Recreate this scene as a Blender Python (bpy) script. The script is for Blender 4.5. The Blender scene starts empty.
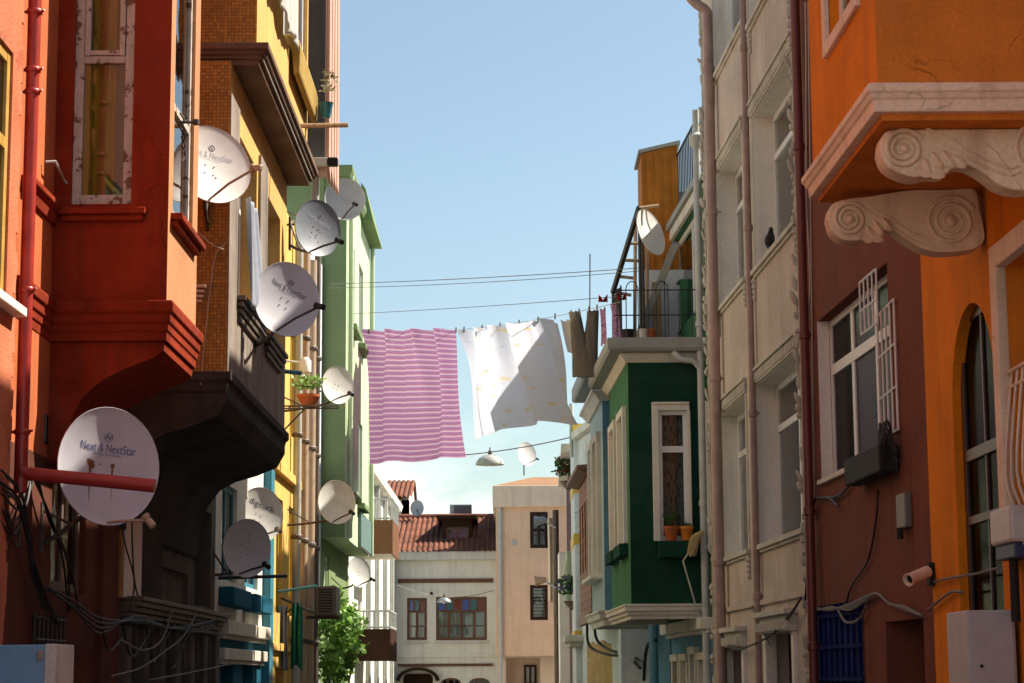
import bpy, bmesh, math, random
from mathutils import Vector, Matrix
random.seed(7)
R_ = math.radians
scene = bpy.context.scene
COL = scene.collection

# ------------------------------------------------------------------ camera
FPX = 2110.0
PITCH = math.atan(334.0 / FPX)
ROLL = -0.0065
EYE = 1.6
cam_d = bpy.data.cameras.new("camera")
cam_d.sensor_width = 36.0
cam_d.lens = FPX / 1024 * 36.0
cam_d.clip_start = 0.1
cam_d.clip_end = 3000
cam = bpy.data.objects.new("camera", cam_d)
COL.objects.link(cam)
CAM_M = Matrix.Rotation(math.pi / 2 + PITCH, 3, 'X') @ Matrix.Rotation(ROLL, 3, 'Z')
cam.matrix_world = Matrix.Translation((0, 0, EYE)) @ CAM_M.to_4x4()
scene.camera = cam

# ------------------------------------------------------------------ light
SUN_V = Vector((1.0, 0.40, 1.2)).normalized()
SUN_EL = math.asin(SUN_V.z)
SUN_AZ = math.atan2(SUN_V.x, SUN_V.y)
world = bpy.data.worlds.new("World")
scene.world = world
world.use_nodes = True
wn, wl = world.node_tree.nodes, world.node_tree.links
wn.clear()
w_out = wn.new('ShaderNodeOutputWorld')
w_bg = wn.new('ShaderNodeBackground')
w_sky = wn.new('ShaderNodeTexSky')
w_sky.sky_type = 'NISHITA'
w_sky.sun_disc = False
w_sky.sun_elevation = SUN_EL
w_sky.sun_rotation = SUN_AZ
w_sky.altitude = 50
w_sky.air_density = 1.0
w_sky.dust_density = 1.3
w_sky.ozone_density = 1.5
w_bg.inputs['Strength'].default_value = 0.095
# a few thin clouds low over the roofs, laid out on the sky by direction
w_tc = wn.new('ShaderNodeTexCoord')
w_map = wn.new('ShaderNodeMapping')
w_map.inputs['Scale'].default_value = (7, 7, 16)
w_map.inputs['Location'].default_value = (0.35, 0.1, 0.2)
w_noise = wn.new('ShaderNodeTexNoise')
w_noise.inputs['Scale'].default_value = 1.0
w_noise.inputs['Detail'].default_value = 7
w_noise.inputs['Roughness'].default_value = 0.55
w_ramp = wn.new('ShaderNodeValToRGB')
w_ramp.color_ramp.elements[0].position = 0.40
w_ramp.color_ramp.elements[1].position = 0.62
w_sep = wn.new('ShaderNodeSeparateXYZ')
w_mr = wn.new('ShaderNodeMapRange')
w_mr.inputs['From Min'].default_value = 0.125
w_mr.inputs['From Max'].default_value = 0.085
w_mul = wn.new('ShaderNodeMath'); w_mul.operation = 'MULTIPLY'
w_mul2 = wn.new('ShaderNodeMath'); w_mul2.operation = 'MULTIPLY'; w_mul2.inputs[1].default_value = 0.75
w_mix = wn.new('ShaderNodeMixRGB')
w_mix.inputs['Color2'].default_value = (9.5, 9.6, 9.8, 1)
wl.new(w_tc.outputs['Generated'], w_map.inputs['Vector'])
wl.new(w_map.outputs['Vector'], w_noise.inputs['Vector'])
wl.new(w_noise.outputs['Fac'], w_ramp.inputs['Fac'])
wl.new(w_tc.outputs['Generated'], w_sep.inputs['Vector'])
wl.new(w_sep.outputs['Z'], w_mr.inputs['Value'])
wl.new(w_ramp.outputs['Color'], w_mul.inputs[0])
wl.new(w_mr.outputs['Result'], w_mul.inputs[1])
wl.new(w_mul.outputs[0], w_mul2.inputs[0])
wl.new(w_mul2.outputs[0], w_mix.inputs['Fac'])
wl.new(w_sky.outputs['Color'], w_mix.inputs['Color1'])
w_tint = wn.new('ShaderNodeMixRGB'); w_tint.blend_type = 'MULTIPLY'; w_tint.inputs['Fac'].default_value = 1.0
w_tint.inputs['Color2'].default_value = (0.81, 0.81, 0.72, 1)
wl.new(w_mix.outputs['Color'], w_tint.inputs['Color1'])
wl.new(w_tint.outputs['Color'], w_bg.inputs['Color'])
wl.new(w_bg.outputs['Background'], w_out.inputs['Surface'])

sun_d = bpy.data.lights.new("sun", 'SUN')
sun_d.energy = 4.4
sun_d.angle = R_(0.5)
sun_d.color = (1.0, 0.90, 0.76)
sun = bpy.data.objects.new("sun", sun_d)
COL.objects.link(sun)
sun.location = (30, 20, 50)
sun.rotation_euler = SUN_V.to_track_quat('Z', 'Y').to_euler()

scene.view_settings.view_transform = 'Standard'
scene.view_settings.look = 'None'
scene.view_settings.exposure = 1.24
scene.view_settings.gamma = 1.0

# ------------------------------------------------------------------ helpers
def ray(u, v):
    d = CAM_M @ Vector(((u - 512.0) / FPX, (341.5 - v) / FPX, -1.0))
    return d / d.y

def pt(u, v, Y):
    d = ray(u, v)
    return Vector((d.x * Y, Y, EYE + d.z * Y))

class Wall:
    """vertical plane: s runs along t, z up, d outwards along n"""
    def __init__(self, o, t, n):
        self.o = Vector((o[0], o[1], 0)); self.t = Vector((t[0], t[1], 0)).normalized()
        self.n = Vector((n[0], n[1], 0)).normalized()
    def p(self, s, z, d=0.0):
        q = self.o + self.t * s + self.n * d
        return Vector((q.x, q.y, z))
    def hit(self, u, v, d=0.0):
        r = ray(u, v)
        o = self.o + self.n * d
        k = (o.x * self.n.x + o.y * self.n.y) / (r.x * self.n.x + r.y * self.n.y)
        q = Vector((r.x * k, k, 0))
        return ((q - self.o).dot(self.t), EYE + r.z * k)
    def rect(self, u0, v0, u1, v1, d=0.0):
        a, b = self.hit(u0, v0, d), self.hit(u1, v1, d)
        return (min(a[0], b[0]), max(a[0], b[0]), min(a[1], b[1]), max(a[1], b[1]))

def side_wall(Y):            # faces the camera; s is world X
    return Wall((0, Y), (1, 0), (0, -1))
def left_wall(X):            # faces the street from the left; s is world Y
    return Wall((X, 0), (0, 1), (1, 0))
def right_wall(a, b):        # from near point a to far point b, faces the street (left)
    t = Vector((b[0] - a[0], b[1] - a[1], 0)).normalized()
    return Wall(a, (t.x, t.y), (-t.y, t.x))

class MB:
    def __init__(self):
        self.v = []; self.f = []; self.uv = None
    def face(self, pts):
        n = len(self.v); self.v += [Vector(p) for p in pts]; self.f.append(tuple(range(n, n + len(pts))))
    def hexa(self, c):       # 8 corners: bottom 0-3, top 4-7
        n = len(self.v); self.v += [Vector(p) for p in c]
        for q in ((0, 3, 2, 1), (4, 5, 6, 7), (0, 1, 5, 4), (1, 2, 6, 5), (2, 3, 7, 6), (3, 0, 4, 7)):
            self.f.append(tuple(n + i for i in q))
    def box(self, x0, x1, y0, y1, z0, z1):
        self.hexa([(x0, y0, z0), (x1, y0, z0), (x1, y1, z0), (x0, y1, z0), (x0, y0, z1), (x1, y0, z1), (x1, y1, z1), (x0, y1, z1)])
    def wbox(self, W, s0, s1, z0, z1, d0, d1):
        self.hexa([W.p(s0, z0, d0), W.p(s1, z0, d0), W.p(s1, z0, d1), W.p(s0, z0, d1),
                   W.p(s0, z1, d0), W.p(s1, z1, d0), W.p(s1, z1, d1), W.p(s0, z1, d1)])
    def prism(self, W, poly, d0, d1):        # poly [(s,z)] extruded along d
        n = len(self.v); k = len(poly)
        self.v += [W.p(s, z, d0) for s, z in poly] + [W.p(s, z, d1) for s, z in poly]
        self.f.append(tuple(range(n, n + k))); self.f.append(tuple(range(n + 2 * k - 1, n + k - 1, -1)))
        for i in range(k):
            j = (i + 1) % k
            self.f.append((n + i, n + j, n + k + j, n + k + i))
    def sweep(self, path, prof, side=1):     # closed profile [(d,z)] swept along plan polyline, mitred; side +1 = right of travel
        P = [Vector((p[0], p[1], 0)) for p in path]
        offs = []
        for i in range(len(P)):
            ns = []
            for a, b in ((i - 1, i), (i, i + 1)):
                if 0 <= a and b < len(P):
                    t = (P[b] - P[a]).normalized(); ns.append(Vector((t.y, -t.x, 0)) * side)
            m = ns[0] if len(ns) == 1 else (ns[0] + ns[1]) / (1 + ns[0].dot(ns[1]))
            offs.append(m)
        n = len(self.v); k = len(prof)
        for i in range(len(P)):
            for d, z in prof:
                q = P[i] + offs[i] * d; self.v.append(Vector((q.x, q.y, z)))
        for i in range(len(P) - 1):
            for j in range(k):
                jj = (j + 1) % k
                self.f.append((n + i * k + j, n + i * k + jj, n + (i + 1) * k + jj, n + (i + 1) * k + j))
        self.f.append(tuple(n + j for j in range(k)))
        self.f.append(tuple(n + (len(P) - 1) * k + j for j in reversed(range(k))))
    def tube(self, pts, r, seg=8, caps=True):
        pts = [Vector(p) for p in pts]; n0 = len(self.v); m = len(pts)
        rs = r if isinstance(r, (list, tuple)) else [r] * m
        up = None
        for i, p in enumerate(pts):
            t = (pts[min(i + 1, m - 1)] - pts[max(i - 1, 0)]).normalized()
            if up is None:
                up = Vector((0, 0, 1)) if abs(t.z) < 0.9 else Vector((1, 0, 0))
            a = t.cross(up)
            if a.length < 1e-4: a = t.orthogonal()
            a.normalize(); b = a.cross(t).normalized(); up = b
            for k in range(seg):
                an = 2 * math.pi * k / seg
                self.v.append(p + (a * math.cos(an) + b * math.sin(an)) * rs[i])
        for i in range(m - 1):
            for k in range(seg):
                kk = (k + 1) % seg
                self.f.append((n0 + i * seg + k, n0 + i * seg + kk, n0 + (i + 1) * seg + kk, n0 + (i + 1) * seg + k))
        if caps:
            self.f.append(tuple(n0 + k for k in reversed(range(seg))))
            self.f.append(tuple(n0 + (m - 1) * seg + k for k in range(seg)))
    def lathe(self, prof, M, seg=24, sx=1.0):   # prof [(r,h)], axis local Z of M
        n0 = len(self.v); m = len(prof)
        for r, h in prof:
            for k in range(seg):
                an = 2 * math.pi * k / seg
                self.v.append(M @ Vector((r * math.cos(an) * sx, r * math.sin(an), h)))
        for i in range(m - 1):
            for k in range(seg):
                kk = (k + 1) % seg
                self.f.append((n0 + i * seg + k, n0 + i * seg + kk, n0 + (i + 1) * seg + kk, n0 + (i + 1) * seg + k))
        if prof[0][0] > 1e-6: self.f.append(tuple(n0 + k for k in reversed(range(seg))))
        if prof[-1][0] > 1e-6: self.f.append(tuple(n0 + (m - 1) * seg + k for k in range(seg)))
    def grid(self, fn, nu, nv, closed=False):
        n0 = len(self.v); self.uv = self.uv or {}
        for j in range(nv + 1):
            for i in range(nu + 1):
                self.uv[len(self.v)] = (i / nu, j / nv)
                self.v.append(Vector(fn(i / nu, j / nv)))
        for j in range(nv):
            for i in range(nu):
                a = n0 + j * (nu + 1) + i
                self.f.append((a, a + 1, a + nu + 2, a + nu + 1))
    def build(self, name, mat, parent=None, bev=0.0, smooth=None, solid=0.0, keep_normals=False):
        off = Vector((0, 0, 0)); par = parent
        while par is not None:
            off += par.location; par = par.parent
        me = bpy.data.meshes.new(name)
        me.from_pydata([v - off for v in self.v], [], self.f)
        if self.uv:
            uvl = me.uv_layers.new(name="UVMap")
            for lp in me.loops:
                uvl.data[lp.index].uv = self.uv.get(lp.vertex_index, (0, 0))
        if not keep_normals:
            bm = bmesh.new(); bm.from_mesh(me)
            bmesh.ops.remove_doubles(bm, verts=bm.verts, dist=1e-5)
            bmesh.ops.recalc_face_normals(bm, faces=bm.faces)
            bm.to_mesh(me); bm.free()
        me.materials.append(mat)
        if smooth:
            me.polygons.foreach_set('use_smooth', [True] * len(me.polygons))
            me.set_sharp_from_angle(angle=R_(smooth))
        ob = bpy.data.objects.new(name, me)
        COL.objects.link(ob)
        if parent is not None: ob.parent = parent
        if solid:
            m = ob.modifiers.new("solid", 'SOLIDIFY'); m.thickness = solid
        if bev:
            m = ob.modifiers.new("bevel", 'BEVEL'); m.width = bev; m.segments = 2
            m.limit_method = 'ANGLE'; m.angle_limit = R_(40)
        return ob

def tag(o, label, cat, group=None, kind=None):
    if label: o['label'] = label
    if cat: o['category'] = cat
    if group: o['group'] = group
    if kind: o['kind'] = kind
    return o
def thing(name, label, cat, loc, group=None):
    o = bpy.data.objects.new(name, None); COL.objects.link(o)
    o.location = loc; o.empty_display_size = 0.3
    return tag(o, label, cat, group)

def facade(mb, W, s0, s1, z0, z1, ops=(), body=0.0):
    """wall sheet with openings; ops = (s0,s1,z0,z1,depth[,rise]); body>0 closes it to a solid block"""
    ops = [o for o in ops if o[1] > s0 and o[0] < s1]
    ss = sorted(set([s0, s1] + [min(max(x, s0), s1) for o in ops for x in o[:2]]))
    zs = sorted(set([z0, z1] + [min(max(x, z0), z1) for o in ops for x in o[2:4]]))
    for i in range(len(ss) - 1):
        for j in range(len(zs) - 1):
            cs, cz = (ss[i] + ss[i + 1]) / 2, (zs[j] + zs[j + 1]) / 2
            if any(o[0] < cs < o[1] and o[2] < cz < o[3] for o in ops): continue
            mb.face([W.p(ss[i], zs[j]), W.p(ss[i + 1], zs[j]), W.p(ss[i + 1], zs[j + 1]), W.p(ss[i], zs[j + 1])])
    for o in ops:
        a, b, c, d, dep = o[:5]; rise = o[5] if len(o) > 5 else 0
        top = [(b, d), (a, d)]
        if rise:
            cx, rr = (a + b) / 2, (b - a) / 2
            top = [(cx + rr * math.cos(math.pi * k / 14), d - rise + rise * math.sin(math.pi * k / 14)) for k in range(15)]
            for k in range(14):
                p, q = top[k], top[k + 1]
                mb.face([W.p(*p), W.p(p[0], d), W.p(q[0], d), W.p(*q)])
        loop = [(a, c), (b, c)] + top
        for k in range(len(loop)):
            p, q = loop[k], loop[(k + 1) % len(loop)]
            mb.face([W.p(*p), W.p(*q), W.p(q[0], q[1], -dep), W.p(p[0], p[1], -dep)])
        mb.face([W.p(p[0], p[1], -dep) for p in loop])
    if body:
        mb.face([W.p(s0, z0), W.p(s0, z1), W.p(s0, z1, -body), W.p(s0, z0, -body)])
        mb.face([W.p(s1, z0), W.p(s1, z1), W.p(s1, z1, -body), W.p(s1, z0, -body)])
        mb.face([W.p(s0, z1), W.p(s1, z1), W.p(s1, z1, -body), W.p(s0, z1, -body)])
        mb.face([W.p(s0, z0, -body), W.p(s1, z0, -body), W.p(s1, z1, -body), W.p(s0, z1, -body)])

def window(parent, W, rc, rec, fmat, pane, fw=0.05, mull=(), rails=(), curtain=None, cgap=0.10, back=None, bdep=0.32, name='window', fd=0.05, rise=0, curtain_cover=(0, 1)):
    s0, s1, z0, z1 = rc[:4]; a, b = -rec - fd, -rec
    m = MB()
    m.wbox(W, s0, s0 + fw, z0, z1, a, b); m.wbox(W, s1 - fw, s1, z0, z1, a, b)
    m.wbox(W, s0 + fw, s1 - fw, z0, z0 + fw * 1.1, a + .004, b - .003)
    m.wbox(W, s0 + fw, s1 - fw, z1 - fw, z1, a + .004, b - .003)
    for f in mull:
        f, w = f if isinstance(f, tuple) else (f, fw)
        c = s0 + (s1 - s0) * f; m.wbox(W, c - w / 2, c + w / 2, z0 + fw * 1.1, z1 - fw, a + .006, b - .006)
    for f in rails:
        f, w = f if isinstance(f, tuple) else (f, fw)
        c = z0 + (z1 - z0) * f; m.wbox(W, s0 + fw, s1 - fw, c - w / 2, c + w / 2, a + .002, b + .002)
    fr = m.build(name, fmat, parent, bev=0.006)
    p = MB(); p.wbox(W, s0 + fw * .6, s1 - fw * .6, z0 + fw * .6, z1 - fw * .6, a + .018, a + .024)
    p.build('pane', pane, fr)
    if curtain:
        c = MB(); L = s1 - s0; n = max(8, int(L / .02)); ph = random.random() * 6
        c0, c1 = curtain_cover
        c.grid(lambda i, j: W.p(s0 + .02 + (L - .04) * (c0 + (c1 - c0) * i), z0 + .02 + (z1 - z0 - .04) * j,
               -rec - cgap + .022 * math.sin(i * L * 42 + ph + .8 * math.sin(i * 9)) + .008 * math.sin(i * L * 97)), n, 6)
        c.build('curtain', curtain, fr, smooth=60)
    if back:
        k = MB(); k.wbox(W, s0 + .005, s1 - .005, z0 + .005, z1 - .005, -bdep + .004, -bdep + .012); k.build('backboard', back, fr)
    return fr

def bez(p0, p1, p2, n=10):
    p0, p1, p2 = Vector(p0), Vector(p1), Vector(p2)
    return [p0 * (1 - t) ** 2 + p1 * 2 * t * (1 - t) + p2 * t * t for t in [i / n for i in range(n + 1)]]
def sag(a, b, s, n=16):
    a, b = Vector(a), Vector(b)
    return [a.lerp(b, i / n) - Vector((0, 0, 4 * s * (i / n) * (1 - i / n))) for i in range(n + 1)]
def smooth_path(pts, n=6):      # Catmull-Rom
    P = [Vector(p) for p in pts]; P = [P[0] * 2 - P[1]] + P + [P[-1] * 2 - P[-2]]; out = []
    for i in range(1, len(P) - 2):
        for k in range(n):
            t = k / n
            out.append(0.5 * ((2 * P[i]) + (P[i + 1] - P[i - 1]) * t + (2 * P[i - 1] - 5 * P[i] + 4 * P[i + 1] - P[i + 2]) * t * t + (3 * P[i] - P[i - 1] - 3 * P[i + 1] + P[i + 2]) * t ** 3))
    out.append(P[-2]); return out

# ------------------------------------------------------------------ materials
def base_mat(name):
    m = bpy.data.materials.new(name); m.use_nodes = True
    nt = m.node_tree; return m, nt.nodes, nt.links, nt.nodes['Principled BSDF']
def c4(c): return (c[0], c[1], c[2], 1)

def plaster(name, col, var=0.25, dirt=None, dirt_amt=0.5, peel=None, peel_at=0.66, rough=0.88, bump=0.25, scale=1.0, streak=0.35, crack=0.0):
    m, N, L, P = base_mat(name)
    tc = N.new('ShaderNodeTexCoord')
    n1 = N.new('ShaderNodeTexNoise'); n1.inputs['Scale'].default_value = 1.3 * scale; n1.inputs['Detail'].default_value = 8; n1.inputs['Roughness'].default_value = .62
    mp = N.new('ShaderNodeMapping'); mp.inputs['Scale'].default_value = (7 * scale, 7 * scale, .45 * scale)
    n2 = N.new('ShaderNodeTexNoise'); n2.inputs['Scale'].default_value = 1; n2.inputs['Detail'].default_value = 6
    n3 = N.new('ShaderNodeTexNoise'); n3.inputs['Scale'].default_value = 38 * scale; n3.inputs['Detail'].default_value = 5
    for n in (n1, n3): L.new(tc.outputs['Object'], n.inputs['Vector'])
    L.new(tc.outputs['Object'], mp.inputs['Vector']); L.new(mp.outputs[0], n2.inputs['Vector'])
    r1 = N.new('ShaderNodeValToRGB')
    r1.color_ramp.elements[0].position = .3; r1.color_ramp.elements[1].position = .72
    lo = tuple(c * (1 - var) for c in col); hi = tuple(min(c * (1 + var * .55), .95) for c in col)
    r1.color_ramp.elements[0].color = c4(lo); r1.color_ramp.elements[1].color = c4(hi)
    L.new(n1.outputs['Fac'], r1.inputs['Fac'])
    d = dirt or tuple(c * .45 for c in col)
    r2 = N.new('ShaderNodeMapRange'); r2.inputs['From Min'].default_value = .5; r2.inputs['From Max'].default_value = .78; r2.inputs['To Max'].default_value = streak
    L.new(n2.outputs['Fac'], r2.inputs['Value'])
    mx = N.new('ShaderNodeMixRGB'); mx.inputs['Color2'].default_value = c4(d)
    L.new(r2.outputs[0], mx.inputs['Fac']); L.new(r1.outputs['Color'], mx.inputs['Color1'])
    mx3 = N.new('ShaderNodeMixRGB'); mx3.blend_type = 'MULTIPLY'; mx3.inputs['Fac'].default_value = .35
    r3 = N.new('ShaderNodeMapRange'); r3.inputs['From Min'].default_value = .25; r3.inputs['From Max'].default_value = .6; r3.inputs['To Min'].default_value = .55
    L.new(n3.outputs['Fac'], r3.inputs['Value']); L.new(mx.outputs[0], mx3.inputs['Color1']); L.new(r3.outputs[0], mx3.inputs['Color2'])
    out = mx3.outputs[0]; hgt = n3.outputs['Fac']
    if peel:
        n4 = N.new('ShaderNodeTexNoise'); n4.inputs['Scale'].default_value = 2.1 * scale; n4.inputs['Detail'].default_value = 10; n4.inputs['Roughness'].default_value = .68
        L.new(tc.outputs['Object'], n4.inputs['Vector'])
        r4 = N.new('ShaderNodeMapRange'); r4.inputs['From Min'].default_value = peel_at; r4.inputs['From Max'].default_value = peel_at + .02
        L.new(n4.outputs['Fac'], r4.inputs['Value'])
        mx4 = N.new('ShaderNodeMixRGB'); mx4.inputs['Color2'].default_value = c4(peel)
        L.new(r4.outputs[0], mx4.inputs['Fac']); L.new(out, mx4.inputs['Color1']); out = mx4.outputs[0]
        sb = N.new('ShaderNodeMath'); sb.operation = 'SUBTRACT'; L.new(n3.outputs['Fac'], sb.inputs[0]); L.new(r4.outputs[0], sb.inputs[1]); hgt = sb.outputs[0]
    if crack:
        nw = N.new('ShaderNodeTexNoise'); nw.inputs['Scale'].default_value = 2.5; nw.inputs['Detail'].default_value = 4; L.new(tc.outputs['Object'], nw.inputs['Vector'])
        va = N.new('ShaderNodeMixRGB'); va.blend_type = 'ADD'; va.inputs['Fac'].default_value = .45; L.new(tc.outputs['Object'], va.inputs['Color1']); L.new(nw.outputs['Color'], va.inputs['Color2'])
        vo = N.new('ShaderNodeTexVoronoi'); vo.feature = 'DISTANCE_TO_EDGE'; vo.inputs['Scale'].default_value = .75; L.new(va.outputs[0], vo.inputs['Vector'])
        cr = N.new('ShaderNodeMapRange'); cr.inputs['From Min'].default_value = .006; cr.inputs['From Max'].default_value = .003; L.new(vo.outputs['Distance'], cr.inputs['Value'])
        gm = N.new('ShaderNodeMapRange'); gm.inputs['From Min'].default_value = .50; gm.inputs['From Max'].default_value = .60; gm.inputs['To Max'].default_value = crack; L.new(n1.outputs['Fac'], gm.inputs['Value'])
        ml = N.new('ShaderNodeMath'); ml.operation = 'MULTIPLY'; L.new(cr.outputs[0], ml.inputs[0]); L.new(gm.outputs[0], ml.inputs[1])
        m5 = N.new('ShaderNodeMixRGB'); m5.inputs['Color2'].default_value = c4([c * .25 for c in col]); L.new(ml.outputs[0], m5.inputs['Fac']); L.new(out, m5.inputs['Color1']); out = m5.outputs[0]
        # old repair patches of a slightly different tone
        np_ = N.new('ShaderNodeTexVoronoi'); np_.inputs['Scale'].default_value = .9; np_.inputs['Randomness'].default_value = 1; L.new(va.outputs[0], np_.inputs['Vector'])
        sx = N.new('ShaderNodeSeparateXYZ'); L.new(np_.outputs['Color'], sx.inputs[0])
        pm = N.new('ShaderNodeMapRange'); pm.inputs['From Min'].default_value = .70; pm.inputs['From Max'].default_value = .72; pm.inputs['To Max'].default_value = .30; L.new(sx.outputs['X'], pm.inputs['Value'])
        m6 = N.new('ShaderNodeMixRGB'); m6.inputs['Color2'].default_value = c4([min(.95, c * .62 + .03) for c in col]); L.new(pm.outputs[0], m6.inputs['Fac']); L.new(out, m6.inputs['Color1']); out = m6.outputs[0]
    L.new(out, P.inputs['Base Color']); P.inputs['Roughness'].default_value = rough
    P.inputs['Specular IOR Level'].default_value = .06
    b = N.new('ShaderNodeBump'); b.inputs['Strength'].default_value = bump; b.inputs['Distance'].default_value = .02
    L.new(hgt, b.inputs['Height']); L.new(b.outputs[0], P.inputs['Normal'])
    return m

def paint(name, col, rough=.45, metal=0.0, var=.12, rust=None, rust_at=.7):
    m, N, L, P = base_mat(name)
    tc = N.new('ShaderNodeTexCoord'); n1 = N.new('ShaderNodeTexNoise'); n1.inputs['Scale'].default_value = 6; n1.inputs['Detail'].default_value = 7
    L.new(tc.outputs['Object'], n1.inputs['Vector'])
    r = N.new('ShaderNodeValToRGB'); r.color_ramp.elements[0].position = .3; r.color_ramp.elements[1].position = .7
    r.color_ramp.elements[0].color = c4([c * (1 - var) for c in col]); r.color_ramp.elements[1].color = c4([min(1, c * (1 + var * .5)) for c in col])
    L.new(n1.outputs['Fac'], r.inputs['Fac']); out = r.outputs['Color']
    if rust:
        n2 = N.new('ShaderNodeTexNoise'); n2.inputs['Scale'].default_value = 9; n2.inputs['Detail'].default_value = 9; n2.inputs['Roughness'].default_value = .7
        L.new(tc.outputs['Object'], n2.inputs['Vector'])
        q = N.new('ShaderNodeMapRange'); q.inputs['From Min'].default_value = rust_at; q.inputs['From Max'].default_value = rust_at + .05
        L.new(n2.outputs['Fac'], q.inputs['Value'])
        mx = N.new('ShaderNodeMixRGB'); mx.inputs['Color2'].default_value = c4(rust)
        L.new(q.outputs[0], mx.inputs['Fac']); L.new(out, mx.inputs['Color1']); out = mx.outputs[0]
    L.new(out, P.inputs['Base Color']); P.inputs['Roughness'].default_value = rough; P.inputs['Metallic'].default_value = metal
    bn = N.new('ShaderNodeBump'); bn.inputs['Strength'].default_value = .08; bn.inputs['Distance'].default_value = .01
    L.new(n1.outputs['Fac'], bn.inputs['Height']); L.new(bn.outputs[0], P.inputs['Normal'])
    return m

def brickmat(name, col, mortar, bw, bh, ms=.006, axis='xy', bump=.4, var=.25, offs=.5):
    m, N, L, P = base_mat(name)
    tc = N.new('ShaderNodeTexCoord'); sp = N.new('ShaderNodeSeparateXYZ'); L.new(tc.outputs['Object'], sp.inputs[0])
    ad = N.new('ShaderNodeMath'); L.new(sp.outputs['X'], ad.inputs[0]); L.new(sp.outputs['Y'], ad.inputs[1])
    cb = N.new('ShaderNodeCombineXYZ')
    if axis == 'z':
        L.new(sp.outputs['Z'], cb.inputs['X']); L.new(ad.outputs[0], cb.inputs['Y'])
    else:
        L.new(ad.outputs[0], cb.inputs['X']); L.new(sp.outputs['Z'], cb.inputs['Y'])
    br = N.new('ShaderNodeTexBrick'); br.offset = offs
    br.inputs['Scale'].default_value = 1; br.inputs['Brick Width'].default_value = bw; br.inputs['Row Height'].default_value = bh; br.inputs['Mortar Size'].default_value = ms
    br.inputs['Color1'].default_value = c4([c * (1 - var) for c in col]); br.inputs['Color2'].default_value = c4([c * (1 + var * .6) for c in col]); br.inputs['Mortar'].default_value = c4(mortar)
    L.new(cb.outputs[0], br.inputs['Vector'])
    n1 = N.new('ShaderNodeTexNoise'); n1.inputs['Scale'].default_value = 1.6; n1.inputs['Detail'].default_value = 7; L.new(tc.outputs['Object'], n1.inputs['Vector'])
    r3 = N.new('ShaderNodeMapRange'); r3.inputs['From Min'].default_value = .3; r3.inputs['From Max'].default_value = .65; r3.inputs['To Min'].default_value = .5
    L.new(n1.outputs['Fac'], r3.inputs['Value'])
    mx = N.new('ShaderNodeMixRGB'); mx.blend_type = 'MULTIPLY'; mx.inputs['Fac'].default_value = .7
    L.new(br.outputs['Color'], mx.inputs['Color1']); L.new(r3.outputs[0], mx.inputs['Color2']); L.new(mx.outputs[0], P.inputs['Base Color'])
    P.inputs['Roughness'].default_value = .7
    b = N.new('ShaderNodeBump'); b.inputs['Strength'].default_value = bump; b.inputs['Distance'].default_value = .01; b.invert = True
    L.new(br.outputs['Fac'], b.inputs['Height']); L.new(b.outputs[0], P.inputs['Normal'])
    return m

def glassmat(name, tint=(.8, .85, .85), refl=1.0, rough=.015, body=.0):
    m, N, L, P = base_mat(name)
    N.remove(P)
    out = [n for n in N if n.type == 'OUTPUT_MATERIAL'][0]
    tr = N.new('ShaderNodeBsdfTransparent'); tr.inputs['Color'].default_value = c4(tint)
    gl = N.new('ShaderNodeBsdfGlossy'); gl.inputs['Roughness'].default_value = rough; gl.inputs['Color'].default_value = (refl, refl, refl, 1)
    fr = N.new('ShaderNodeFresnel'); fr.inputs['IOR'].default_value = 1.55
    tc = N.new('ShaderNodeTexCoord'); ns = N.new('ShaderNodeTexNoise'); ns.inputs['Scale'].default_value = 1.7; ns.inputs['Detail'].default_value = 2
    L.new(tc.outputs['Object'], ns.inputs['Vector'])
    bp = N.new('ShaderNodeBump'); bp.inputs['Strength'].default_value = .06; bp.inputs['Distance'].default_value = .05
    L.new(ns.outputs['Fac'], bp.inputs['Height']); L.new(bp.outputs[0], gl.inputs['Normal'])
    mx = N.new('ShaderNodeMixShader')
    L.new(fr.outputs[0], mx.inputs[0]); L.new(tr.outputs[0], mx.inputs[1]); L.new(gl.outputs[0], mx.inputs[2]); L.new(mx.outputs[0], out.inputs['Surface'])
    return m

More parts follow.
